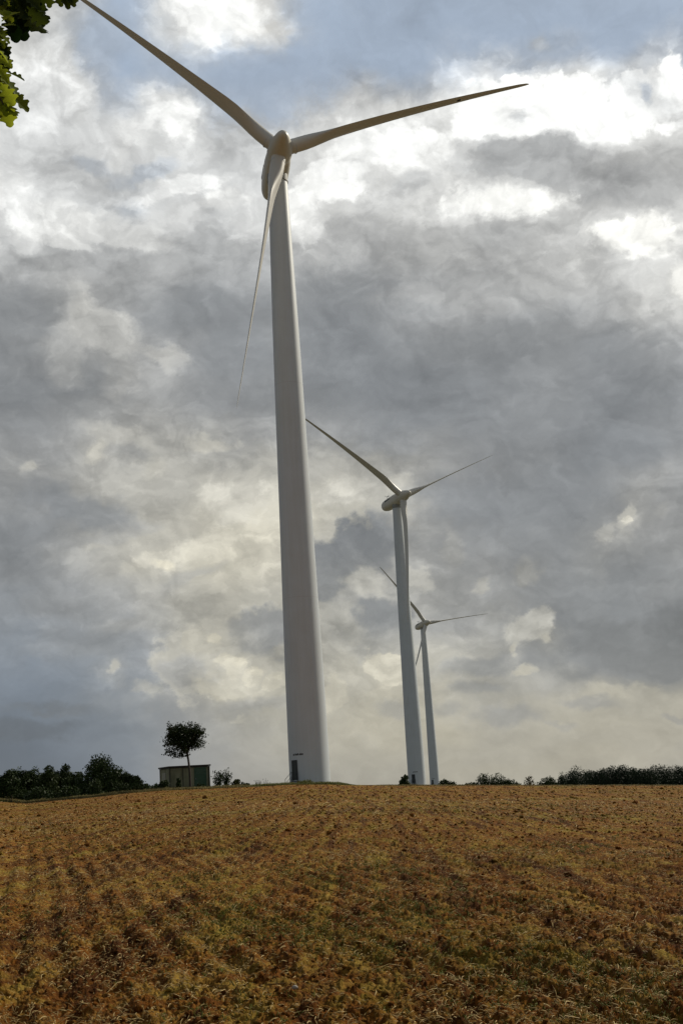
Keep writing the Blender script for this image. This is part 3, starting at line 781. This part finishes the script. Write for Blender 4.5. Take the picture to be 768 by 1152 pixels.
def lin(c):
    c = c/255.0; return c/12.92 if c <= .04045 else ((c+.055)/1.055)**2.4
XS = [24+48*i for i in range(16)]
G = {
 24: [215, 205, 172, 185, 218, 226, 200, 176, 166, 163, 165, 168, 168, 170, 172, 172],
 72: [222, 212, 172, 162, 178, 185, 167, 165, 166, 166, 168, 172, 182, 175, 168, 178],
 120: [226, 224, 200, 195, 178, 165, 167, 174, 180, 192, 215, 240, 245, 240, 236, 232],
 168: [186, 196, 206, 214, 198, 190, 184, 196, 222, 232, 226, 196, 178, 180, 225, 212],
 216: [220, 206, 190, 198, 192, 196, 220, 206, 205, 186, 215, 235, 216, 184, 176, 186],
 264: [222, 200, 214, 212, 186, 190, 196, 176, 172, 180, 186, 168, 178, 208, 238, 242],
 312: [168, 164, 154, 156, 156, 152, 152, 150, 154, 160, 165, 166, 170, 176, 190, 216],
 360: [142, 160, 180, 152, 142, 142, 146, 142, 140, 145, 150, 152, 152, 155, 156, 164],
 408: [148, 148, 168, 172, 158, 146, 148, 142, 138, 140, 145, 146, 148, 148, 142, 145],
 456: [138, 140, 148, 152, 152, 148, 150, 150, 142, 136, 138, 141, 144, 140, 138, 142],
 504: [158, 160, 184, 180, 180, 166, 158, 156, 152, 146, 148, 145, 143, 138, 136, 140],
 552: [146, 150, 160, 165, 170, 184, 182, 178, 184, 184, 160, 142, 137, 140, 148, 150],
 600: [134, 148, 165, 172, 186, 194, 188, 176, 158, 152, 145, 146, 141, 140, 152, 148],
 648: [140, 148, 162, 166, 182, 188, 182, 160, 150, 162, 150, 150, 148, 138, 138, 142],
 696: [144, 148, 156, 158, 170, 172, 168, 164, 156, 146, 146, 156, 160, 136, 134, 136],
 744: [138, 141, 150, 150, 170, 182, 176, 160, 158, 164, 156, 152, 148, 138, 132, 132],
 792: [128, 134, 143, 148, 156, 160, 160, 164, 166, 164, 162, 152, 152, 156, 156, 156],
 840: [112, 119, 127, 137, 146, 150, 152, 155, 154, 155, 158, 158, 158, 158, 158, 156],
 888: [108, 114, 124, 136, 144, 149, 150, 152, 152, 153, 155, 155, 155, 155, 153, 152]}
YS = sorted(G)
LG_ = np.array([G[y] for y in YS], float)
def tint(px, py, Lv):
    blue = max(0, min(1, (140-py)/60))*max(0, min(1, (196-Lv)/18))
    w = .3
    k = min(1, max(0, (Lv-138)/32.0)); w = -1.7+1.9*k
    if py > 420: w += min(1, (py-420)/150)*k*(1.0+max(0, (Lv-150)/15.0))
    if py > 735: w += 2.7*min(1, (py-735)/50)*min(1, max(0, px-150)/250)
    if py > 640 and px < 250: w -= 4.6*min(1, (py-640)/160)*min(1, (250-px)/180)
    if 130 <= py < 330 and px < 330: w -= .6
    w = w*(1-blue)-7.2*blue
    return w
def rgb(Lv, w): return tuple(cc*lin(min(Lv*k, 262)) for cc, k in zip((1.06, 1.065, 1.035), (1+.0095*w, 1+.003*w if w > 0 else 1-.001*w, 1-.0145*w if w > 0 else 1-.0165*w)))
def bil(px, py):
    fx = min(max((px-24)/48, 0), 14.999); fy = min(max((py-24)/48, 0), 17.999); i, j = int(fx), int(fy); a, b = fx-i, fy-j
    return (LG_[j, i]*(1-a)+LG_[j, i+1]*a)*(1-b)+(LG_[j+1, i]*(1-a)+LG_[j+1, i+1]*a)*b
def sky_px(az, el):
    d = np.array([math.sin(az)*math.cos(el), math.cos(az)*math.cos(el), math.sin(el)]); q = d @ CM
    return 384+F*q[0]/-q[2], 576-F*q[1]/-q[2]

NF, NB, PLW, EMB = .29, .065, .52, .16
w = bpy.data.worlds.new('World'); w.use_nodes = True; nt = w.node_tree; nt.nodes.clear()
out = N(nt, 'ShaderNodeOutputWorld')
skyn = N(nt, 'ShaderNodeTexSky', sky_type='NISHITA', sun_disc=False); skyn.sun_elevation = SUN_EL; skyn.sun_rotation = SUN_AZ
skyn.air_density = 1; skyn.dust_density = 1.5
tc = N(nt, 'ShaderNodeTexCoord').outputs['Generated']
nrm = N(nt, 'ShaderNodeVectorMath', operation='NORMALIZE'); L(nt, tc, nrm.inputs[0]); dirv = nrm.outputs[0]
sep = N(nt, 'ShaderNodeSeparateXYZ'); L(nt, dirv, sep.inputs[0])
DEG = 57.29578
az = math_(nt, 'MULTIPLY', math_(nt, 'ARCTAN2', sep.outputs[0], sep.outputs[1]), DEG)
el = math_(nt, 'MULTIPLY', math_(nt, 'ARCSINE', sep.outputs[2]), DEG)
P0 = N(nt, 'ShaderNodeCombineXYZ'); L(nt, az, P0.inputs[0]); L(nt, el, P0.inputs[1])
def warp(vec, scale, detail, rough, amp, off):
    mp = N(nt, 'ShaderNodeMapping'); mp.inputs['Location'].default_value = off; mp.inputs['Scale'].default_value = (1, 1, 1.35); L(nt, dirv, mp.inputs[0])
    c = noise(nt, mp.outputs[0], scale, detail, rough, out=1)
    s = N(nt, 'ShaderNodeVectorMath', operation='SUBTRACT'); L(nt, c, s.inputs[0]); s.inputs[1].default_value = (.5, .5, .5)
    m = N(nt, 'ShaderNodeVectorMath', operation='MULTIPLY_ADD'); L(nt, s.outputs[0], m.inputs[0]); m.inputs[1].default_value = (amp*1.2, amp, 0); L(nt, vec, m.inputs[2])
    return m.outputs[0]
PW = warp(P0.outputs[0], 9, 9, .56, 5.0, (3.1, 1.7, .4))      # coarse billows
PF = warp(P0.outputs[0], 20, 9, .58, 2.6, (7.1, 4.7, 2.4))    # finer edges
sp2 = N(nt, 'ShaderNodeSeparateXYZ'); L(nt, PW, sp2.inputs[0])
azn = N(nt, 'ShaderNodeMapRange'); L(nt, sp2.outputs[0], azn.inputs[0]); azn.inputs[1].default_value = -22; azn.inputs[2].default_value = 22
acc = None; rows = [(-5+2.0*i) for i in range(22)]
for i, e in enumerate(rows):
    st = []
    for k in range(23):
        a = -22+2.0*k; px, py = sky_px(R(a), R(e)); px = min(max(px, 0), 767); py = min(max(py, 0), 890)
        Lv = bil(px, py)+6*min(1, max(0, (py-440)/80))*(1 if px > 200 else .5); st.append(((a+22)/44, rgb(Lv, tint(px, py, Lv))))
    c = ramp(nt, azn.outputs[0], st, 'CARDINAL')
    if acc is None: acc = c
    else:
        mr = N(nt, 'ShaderNodeMapRange', interpolation_type='SMOOTHSTEP'); L(nt, sp2.outputs[1], mr.inputs[0]); mr.inputs[1].default_value = rows[i-1]; mr.inputs[2].default_value = e
        acc = mixc(nt, mr.outputs[0], acc, c)
# individual clouds: centre, half sizes, turn, brightness, warmth, opacity, softness
BL = [
 (118, 45, 34, 40, 20, 168, -6, .8, .5), (300, 95, 90, 50, 10, 165, -7.5, .8, .5), (470, 45, 170, 42, 0, 168, -7.5, .7, .4), (690, 40, 120, 34, 0, 172, -7.5, .7, .4),
 (165, 195, 45, 12, 15, 172, -5, .6, .5), (105, 185, 40, 12, -10, 176, -4, .6, .5), (148, 232, 16, 14, 0, 172, -4, .6, .6),
 (240, 14, 70, 27, -8, 224, 0, .95, .4), (55, 100, 52, 60, 0, 226, -.3, .85, .4), (190, 118, 34, 26, -30, 224, 0, .8, .5), (150, 150, 30, 20, 20, 218, 0, .6, .5),
 (420, 155, 60, 28, 10, 232, 0, .85, .4), (470, 130, 40, 14, 15, 225, 0, .6, .5), (592, 124, 92, 42, 4, 248, 0, 1, .2), (540, 128, 26, 28, 0, 254, 0, .95, .16), (632, 104, 26, 26, 0, 254, 0, .95, .16), (575, 98, 20, 18, 0, 254, 0, .95, .16), (722, 112, 66, 42, 0, 248, 0, 1, .2), (748, 88, 20, 22, 0, 254, 0, .95, .16), (705, 86, 18, 14, 0, 252, 0, .9, .18), (660, 140, 60, 32, -10, 250, 0, .9, .4), (605, 55, 16, 8, 10, 200, -2, .7, .6),
 (722, 104, 24, 7, -35, 186, -5, .75, .5), (590, 128, 12, 6, 20, 205, -1, .7, .6),
 (590, 180, 88, 27, 8, 170, -.5, .9, .4), (690, 205, 90, 32, -6, 174, -.3, .85, .45), (465, 205, 34, 17, 15, 170, -.5, .8, .5), (745, 190, 30, 30, 0, 186, 0, .5, .6),
 (560, 228, 78, 19, 3, 244, .5, .95, .4), (400, 205, 26, 13, 0, 225, 0, .6, .5), (505, 240, 30, 12, 10, 228, .2, .6, .6), (716, 268, 56, 26, 0, 246, .8, .95, .4), (762, 322, 22, 24, 20, 232, 1, .9, .45), (660, 290, 30, 10, 10, 200, .5, .5, .6),
 (300, 250, 40, 30, 0, 205, 0, .4, .6), (25, 262, 30, 34, 0, 224, 0, .7, .5), (140, 262, 55, 14, -12, 226, .3, .7, .5), (215, 235, 60, 16, 20, 212, 0, .5, .6), (190, 255, 30, 20, 0, 180, 0, .5, .6),
 (560, 265, 60, 17, 6, 166, -.2, .6, .5), (650, 320, 50, 12, 0, 165, 0, .5, .6), (390, 270, 70, 30, 0, 166, 0, .5, .6),
 (112, 372, 58, 28, -32, 196, .9, .9, .35), (95, 352, 24, 14, -20, 204, 1, .8, .35), (185, 398, 40, 15, -22, 190, 1, .8, .35), (135, 425, 26, 22, 0, 182, .8, .7, .4), (130, 430, 22, 18, 0, 176, .6, .6, .5), (70, 430, 60, 24, 10, 136, -.6, .7, .5), (35, 355, 50, 30, 0, 142, -.5, .6, .5), (240, 350, 60, 30, 0, 138, -.4, .5, .6),
 (150, 495, 55, 14, -10, 190, 2, .7, .5), (118, 512, 12, 16, 0, 208, 3, .8, .5), (175, 520, 18, 16, 60, 205, 3, .6, .6), (235, 500, 36, 10, 0, 196, 3, .7, .5), (28, 524, 14, 8, 0, 190, 2.6, .7, .6), (150, 510, 25, 12, 10, 152, -.2, .5, .5),
 (270, 560, 60, 30, 0, 196, 2.8, .7, .5), (90, 570, 80, 22, -12, 136, -.7, .75, .5), (30, 480, 40, 16, 0, 150, 0, .4, .6),
 (390, 556, 60, 20, 0, 196, 2.6, .8, .45), (446, 542, 24, 14, -20, 202, 2.6, .9, .5), (430, 500, 60, 16, 10, 150, 0, .6, .5), (530, 560, 60, 40, 0, 142, -.2, .7, .5),
 (190, 625, 60, 13, 22, 196, 3.5, .7, .5), (183, 640, 10, 7, 0, 218, 5, .8, .6), (95, 612, 18, 7, 0, 184, 3, .7, .6), (230, 612, 40, 16, 20, 202, 4, .7, .5), (215, 652, 50, 10, 20, 164, 1, .6, .5), (130, 600, 60, 12, 10, 158, .4, .5, .5),
 (402, 622, 56, 44, 0, 131, -.9, .97, .2), (375, 660, 34, 22, 0, 134, -.8, .9, .3), (437, 595, 34, 14, -20, 150, 0, .6, .5),
 (420, 663, 30, 22, -10, 186, 2.6, .85, .3), (470, 650, 20, 24, 20, 186, 2.4, .85, .3), (395, 700, 30, 18, 0, 180, 2.6, .6, .5), (425, 698, 34, 26, 0, 140, -.5, .9, .3), (440, 730, 40, 14, 10, 150, 0, .6, .5),
 (295, 712, 50, 30, 0, 150, .2, .9, .25), (240, 708, 26, 22, 0, 190, 4, .7, .4), (212, 745, 46, 46, 0, 180, 3.0, .85, .16), (265, 768, 60, 26, 0, 190, 4.2, .95, .14), (228, 722, 20, 20, 0, 186, 3.8, .9, .16), (258, 748, 16, 17, 0, 196, 4.6, .9, .16), (287, 757, 16, 15, 0, 196, 4.8, .9, .16), (315, 764, 18, 16, 0, 192, 4.6, .9, .16), (240, 716, 8, 9, 0, 204, 5, .8, .3), (262, 741, 13, 9, 0, 204, 5, .6, .5), (291, 753, 13, 8, 0, 205, 5, .6, .5), (318, 759, 12, 8, 0, 202, 5, .6, .5),
 (205, 757, 38, 20, 0, 158, .4, .8, .45), (280, 798, 70, 14, 5, 160, .8, .7, .5), (170, 780, 26, 10, 0, 178, 3, .6, .5), (133, 755, 8, 10, 0, 190, 4, .6, .6), (271, 812, 14, 4, 0, 176, 3.5, .7, .6),
 (372, 780, 24, 22, 0, 186, 4.4, .9, .18), (440, 752, 28, 17, -10, 194, 4.6, .9, .18), (440, 792, 28, 10, 0, 150, 1, .5, .6), (425, 772, 20, 8, 0, 184, 4.5, .6, .5), (500, 772, 20, 8, 0, 178, 4.2, .7, .4), (510, 742, 26, 16, 0, 176, 3, .6, .5), (500, 800, 26, 9, 0, 148, 1, .5, .6),
 (600, 560, 120, 60, 0, 138, -.5, .5, .6), (640, 680, 90, 90, 0, 137, -.4, .6, .5), (700, 725, 130, 46, -2, 131, -.5, .95, .22), (570, 745, 90, 16, 5, 142, -.2, .7, .4),
 (702, 583, 26, 11, 55, 192, 2.6, .9, .3), (703, 588, 9, 6, 40, 218, 3.5, .85, .4), (680, 606, 12, 16, -20, 178, 2, .8, .4), (755, 575, 16, 12, 0, 164, 1, .6, .6), (600, 640, 12, 12, 50, 166, 2, .6, .6), (540, 658, 16, 8, 30, 170, 2.5, .7, .6), (595, 706, 32, 22, 30, 176, 2.4, .85, .25), (618, 720, 8, 10, 50, 188, 4, .8, .6), (578, 732, 8, 6, 40, 190, 4, .8, .6), (552, 690, 16, 10, 0, 160, 1, .5, .6), (515, 620, 12, 22, -20, 162, 1.5, .6, .6),
 (590, 757, 18, 6, 10, 180, 4.5, .8, .5), (710, 790, 90, 13, 2, 164, 3.6, .85, .4), (680, 783, 30, 10, -10, 172, 4.2, .7, .5), (655, 797, 44, 9, 3, 148, .6, .6, .6), (565, 808, 44, 15, 5, 147, .4, .65, .55), (540, 775, 34, 10, 0, 146, 0, .6, .5), (620, 812, 26, 5, 0, 156, 1.5, .6, .5), (760, 807, 16, 4, 0, 150, .5, .5, .6), (600, 840, 180, 14, 0, 162, 3.2, .4, .6), (765, 838, 14, 8, 0, 162, 2.8, .5, .5),
 (370, 212, 44, 24, -8, 246, .1, .85, .3), (450, 166, 46, 22, 14, 247, 0, .85, .3), (340, 245, 30, 24, 0, 226, .2, .7, .4), (60, 262, 60, 16, -14, 232, .2, .7, .4), (195, 214, 70, 12, 14, 226, 0, .6, .4), (20, 215, 34, 44, 0, 226, 0, .75, .5), (70, 245, 46, 20, -15, 222, .2, .6, .4), (205, 130, 16, 26, 20, 230, 0, .8, .4), (140, 170, 22, 10, 60, 218, 0, .7, .5), (260, 222, 40, 12, 18, 218, .2, .6, .5), (345, 225, 30, 34, 0, 226, .2, .75, .4), (380, 190, 34, 14, 10, 236, 0, .8, .4), (455, 172, 24, 12, -10, 238, 0, .8, .4), (430, 225, 50, 14, 12, 178, 0, .7, .4),
 (60, 300, 60, 14, 8, 160, -.3, .7, .45), (170, 300, 70, 16, -6, 162, -.3, .6, .5), (80, 395, 30, 40, -20, 180, .8, .5, .5), (255, 395, 60, 34, 0, 140, -.5, .6, .5), (380, 400, 70, 60, 0, 137, -.5, .6, .5), (480, 330, 60, 14, 12, 164, 0, .5, .5), (560, 340, 70, 16, -8, 162, 0, .5, .5), (480, 450, 90, 40, 0, 134, -.6, .6, .5), (600, 470, 60, 16, 12, 146, 0, .5, .5), (700, 500, 70, 30, 0, 134, -.6, .6, .5), (150, 690, 50, 14, 14, 166, 1.2, .5, .5), (60, 680, 40, 20, 0, 150, 0, .5, .5), (100, 720, 80, 20, 6, 146, -.4, .5, .5),
 (30, 820, 80, 12, 0, 112, -4.6, .6, .5), (60, 800, 60, 8, 0, 128, -2.6, .5, .5),
]
def vmad(vec, mul, add):
    n = N(nt, 'ShaderNodeVectorMath', operation='MULTIPLY_ADD'); L(nt, vec, n.inputs[0])
    for i, v in ((1, mul), (2, add)):
        if isinstance(v, tuple): n.inputs[i].default_value = v
        else: L(nt, v, n.inputs[i])
    return n.outputs[0]
hn = noise(nt, dirv, 38, 9, .62); hn2 = noise(nt, dirv, 15, 5, .5)
PB = warp(P0.outputs[0], 16, 8, .6, 4.2, (9.1, 2.7, 5.4))
def billow(off, det=4.0):
    n = N(nt, 'ShaderNodeTexVoronoi', feature='SMOOTH_F1', voronoi_dimensions='2D'); L(nt, vmad(PB, (1, 1.35, 1), off), n.inputs['Vector'])
    n.inputs['Scale'].default_value = .36; n.inputs['Detail'].default_value = det; n.inputs['Roughness'].default_value = .5; n.inputs['Lacunarity'].default_value = 2.1; n.inputs['Smoothness'].default_value = .8
    return n.outputs['Distance']
BV = billow((0, 0, 0))
hj = math_(nt, 'ADD', math_(nt, 'MULTIPLY', math_(nt, 'SUBTRACT', hn, .5), 1.15), math_(nt, 'MULTIPLY', math_(nt, 'SUBTRACT', hn2, .5), .5))
hj = math_(nt, 'ADD', hj, math_(nt, 'MULTIPLY', math_(nt, 'SUBTRACT', BV, .42), .35))
def mad(a, b, c):
    n = N(nt, 'ShaderNodeMath', operation='MULTIPLY_ADD')
    for i, v in enumerate((a, b, c)):
        if isinstance(v, (int, float)): n.inputs[i].default_value = v
        else: L(nt, v, n.inputs[i])
    return n.outputs[0]
sp3 = N(nt, 'ShaderNodeSeparateXYZ'); L(nt, PF, sp3.inputs[0])
# (a vanishing term makes every cloud wait for the base colour, which keeps the shader's working memory small)
bw0 = N(nt, 'ShaderNodeRGBToBW'); L(nt, acc, bw0.inputs[0])
tiny = math_(nt, 'MULTIPLY', math_(nt, 'ADD', bw0.outputs[0], hj), 1e-6)
XYW = tuple(math_(nt, 'ADD', o_, tiny) for o_ in (sp2.outputs[0], sp2.outputs[1]))
tiny2 = math_(nt, 'MULTIPLY', XYW[0], 1e-7)
XYF = tuple(math_(nt, 'ADD', o_, tiny2) for o_ in (sp3.outputs[0], sp3.outputs[1]))
def cloud_group():
    g = bpy.data.node_groups.new('cloud form', 'ShaderNodeTree')
    for nm in ('Sky', 'Cloud'): g.interface.new_socket(nm, in_out='INPUT', socket_type='NodeSocketColor')
    for nm in ('X', 'Y', 'Edge', 'ux', 'uy', 'uc', 'vx', 'vy', 'vc', 'outer', 'inner', 'opacity'): g.interface.new_socket(nm, in_out='INPUT', socket_type='NodeSocketFloat')
    g.interface.new_socket('Sky', in_out='OUTPUT', socket_type='NodeSocketColor')
    gi = g.nodes.new('NodeGroupInput'); go = g.nodes.new('NodeGroupOutput'); I = gi.outputs
    def m(op, *v):
        n = g.nodes.new('ShaderNodeMath'); n.operation = op
        for i, q in enumerate(v): g.links.new(q, n.inputs[i])
        return n.outputs[0]
    u = m('MULTIPLY_ADD', I['Y'], I['uy'], m('MULTIPLY_ADD', I['X'], I['ux'], I['uc']))
    v = m('MULTIPLY_ADD', I['Y'], I['vy'], m('MULTIPLY_ADD', I['X'], I['vx'], I['vc']))
    d = m('ADD', m('SQRT', m('MULTIPLY_ADD', v, v, m('MULTIPLY', u, u))), I['Edge'])
    mr = g.nodes.new('ShaderNodeMapRange'); mr.interpolation_type = 'SMOOTHSTEP'; g.links.new(d, mr.inputs[0])
    g.links.new(I['outer'], mr.inputs[1]); g.links.new(I['inner'], mr.inputs[2]); mr.inputs[3].default_value = 0; g.links.new(I['opacity'], mr.inputs[4])
    mx_ = g.nodes.new('ShaderNodeMix'); mx_.data_type = 'RGBA'
    g.links.new(mr.outputs[0], mx_.inputs[0]); g.links.new(I['Sky'], mx_.inputs[6]); g.links.new(I['Cloud'], mx_.inputs[7]); g.links.new(mx_.outputs[2], go.inputs[0])
    return g
CG = cloud_group()
BL2 = []
for q in BL:
    px, py, rx, ry, rot, Lv, wv, op, soft = q
    if Lv < 152 and wv > -2: wv -= 1.3 if py < 600 else .6
    if rx < 32 and Lv > 170: BL2.append((px, py+2, rx*2.3, ry*2.2, rot, Lv-14, wv*.7, op*.42, .95)); op *= .85
    BL2.append((px, py, rx, ry, rot, Lv, wv, op, soft))
for (px, py, rx, ry, rot, Lv, wv, op, soft) in BL2:
    a0, e0 = azel(px, py); c_, s_ = math.cos(R(rot)), math.sin(R(rot))
    ax, ex = azel(px+rx*c_, py-rx*s_); ay, ey = azel(px-ry*s_, py-ry*c_)
    X_, Y_ = XYF if soft < .6 or rx <= 40 else XYW
    th_ = math.atan2(ex-e0, ax-a0); sx_ = math.hypot(ax-a0, ex-e0)*DEG; sy_ = math.hypot(ay-a0, ey-e0)*DEG; A_, E_ = a0*DEG, e0*DEG
    c1, s1 = math.cos(th_), math.sin(th_)
    gn = N(nt, 'ShaderNodeGroup'); gn.node_tree = CG
    for nm, v in (('ux', c1/sx_), ('uy', s1/sx_), ('uc', -(A_*c1+E_*s1)/sx_), ('vx', -s1/sy_), ('vy', c1/sy_), ('vc', (A_*s1-E_*c1)/sy_), ('outer', 1+soft*.7), ('inner', max(0, 1-soft*.95)), ('opacity', op)):
        gn.inputs[nm].default_value = v
    gn.inputs['Cloud'].default_value = (*rgb(Lv, wv), 1)
    L(nt, acc, gn.inputs['Sky']); L(nt, X_, gn.inputs['X']); L(nt, Y_, gn.inputs['Y']); L(nt, hj, gn.inputs['Edge'])
    acc = gn.outputs[0]
# clouds over the rest of the sky, broken by clear Nishita sky
cov = noise(nt, dirv, 2.6, 8, .6)
skyb = N(nt, 'ShaderNodeVectorMath', operation='SCALE'); L(nt, skyn.outputs[0], skyb.inputs[0]); skyb.inputs['Scale'].default_value = .05
cl = mixc(nt, noise(nt, dirv, 5, 7, .6), (.075, .084, .098), (.33, .345, .36))
gen = mixc(nt, ramp(nt, cov, [(.36, (.25, .25, .25)), (.56, (1, 1, 1))]), skyb.outputs[0], cl)
m1 = N(nt, 'ShaderNodeMapRange', interpolation_type='SMOOTHSTEP'); L(nt, math_(nt, 'ABSOLUTE', az), m1.inputs[0]); m1.inputs[1].default_value = 19; m1.inputs[2].default_value = 30
m2 = N(nt, 'ShaderNodeMapRange', interpolation_type='SMOOTHSTEP'); L(nt, el, m2.inputs[0]); m2.inputs[1].default_value = 37; m2.inputs[2].default_value = 50
outside = math_(nt, 'MAXIMUM', m1.outputs[0], m2.outputs[0])
# billowing texture: cloud thickness is broken up, then pushed towards lit edges and shaded cores
lum = N(nt, 'ShaderNodeRGBToBW'); L(nt, acc, lum.inputs[0])
sv_ = math_(nt, 'POWER', lum.outputs[0], .4545)
mpd = N(nt, 'ShaderNodeMapping'); mpd.inputs['Scale'].default_value = (1, 1, 1.7); L(nt, dirv, mpd.inputs[0])
fb = N(nt, 'ShaderNodeTexNoise'); L(nt, mpd.outputs[0], fb.inputs['Vector']); fb.inputs['Scale'].default_value = 13; fb.inputs['Detail'].default_value = 9; fb.inputs['Roughness'].default_value = .56; fb.inputs['Distortion'].default_value = .5
nbig = noise(nt, mpd.outputs[0], 5.2, 3, .5)
nn = math_(nt, 'ADD', math_(nt, 'ADD', math_(nt, 'MULTIPLY', math_(nt, 'SUBTRACT', nbig, .5), .22), math_(nt, 'MULTIPLY', math_(nt, 'SUBTRACT', fb.outputs[0], .5), NF)), math_(nt, 'MULTIPLY', math_(nt, 'SUBTRACT', .43, BV), NB))
amp = N(nt, 'ShaderNodeMapRange', interpolation_type='SMOOTHSTEP'); L(nt, sv_, amp.inputs[0]); amp.inputs[1].default_value = .52; amp.inputs[2].default_value = .74; amp.inputs[3].default_value = .5; amp.inputs[4].default_value = 1.0
cs = N(nt, 'ShaderNodeSeparateColor'); L(nt, acc, cs.inputs[0])
def sstep(v, a_, b_, c_, d_):
    n = N(nt, 'ShaderNodeMapRange', interpolation_type='SMOOTHSTEP'); L(nt, v, n.inputs[0])
    for i, q in enumerate((a_, b_, c_, d_)): n.inputs[i+1].default_value = q
    return n.outputs[0]
ampv = math_(nt, 'MULTIPLY', amp.outputs[0], math_(nt, 'MULTIPLY', sstep(math_(nt, 'DIVIDE', cs.outputs[2], cs.outputs[0]), 1.15, 1.5, 1, .3), sstep(el, 1, 7, .35, 1)))
s1 = math_(nt, 'ADD', sv_, math_(nt, 'MULTIPLY', nn, ampv))
def sstep(v, a_, b_, c_, d_):
    n = N(nt, 'ShaderNodeMapRange', interpolation_type='SMOOTHSTEP'); L(nt, v, n.inputs[0])
    for i, q in enumerate((a_, b_, c_, d_)): n.inputs[i+1].default_value = q
    return n.outputs[0]
pl = math_(nt, 'ADD', sstep(s1, .56, .70, .545, .70), math_(nt, 'ADD', sstep(s1, .72, .80, 0, .12), sstep(s1, .82, .95, 0, .20)))
lowl = math_(nt, 'MINIMUM', s1, .56)
pl = math_(nt, 'ADD', pl, math_(nt, 'SUBTRACT', lowl, .56))
s2 = math_(nt, 'ADD', math_(nt, 'MULTIPLY', s1, 1-PLW), math_(nt, 'MULTIPLY', pl, PLW))
emb = math_(nt, 'SUBTRACT', billow((.28, .42, 0)), BV)
s2 = math_(nt, 'MULTIPLY', s2, math_(nt, 'ADD', math_(nt, 'MULTIPLY', math_(nt, 'MULTIPLY', emb, ampv), EMB), 1.0))
s2 = math_(nt, 'ADD', math_(nt, 'MULTIPLY', s2, 1.10), -.058)
det = math_(nt, 'POWER', math_(nt, 'DIVIDE', s2, sv_), 2.2)
ds = N(nt, 'ShaderNodeVectorMath', operation='SCALE'); L(nt, acc, ds.inputs[0]); L(nt, det, ds.inputs['Scale'])
# clear air of the sky texture mixed through all of it
bg = N(nt, 'ShaderNodeBackground'); L(nt, ds.outputs[0], bg.inputs[0]); bg.inputs[1].default_value = 1
bs = N(nt, 'ShaderNodeBackground'); L(nt, skyn.outputs[0], bs.inputs[0]); bs.inputs[1].default_value = .08
mx = N(nt, 'ShaderNodeMixShader'); mx.inputs[0].default_value = .95; L(nt, bs.outputs[0], mx.inputs[1]); L(nt, bg.outputs[0], mx.inputs[2])
bgen = N(nt, 'ShaderNodeBackground'); L(nt, gen, bgen.inputs[0])
mo = N(nt, 'ShaderNodeMixShader'); L(nt, outside, mo.inputs[0]); L(nt, mx.outputs[0], mo.inputs[1]); L(nt, bgen.outputs[0], mo.inputs[2])
L(nt, mo.outputs[0], out.inputs[0])
sc.world = w
w.cycles.sampling_method = 'MANUAL'; w.cycles.sample_map_resolution = 512

# ---------------------------------------------------------------- render settings
sc.render.engine = 'CYCLES'
sc.view_settings.view_transform = 'Standard'; sc.view_settings.look = 'None'; sc.view_settings.exposure = 0; sc.view_settings.gamma = 1
sc.render.resolution_x, sc.render.resolution_y = 682, 1024
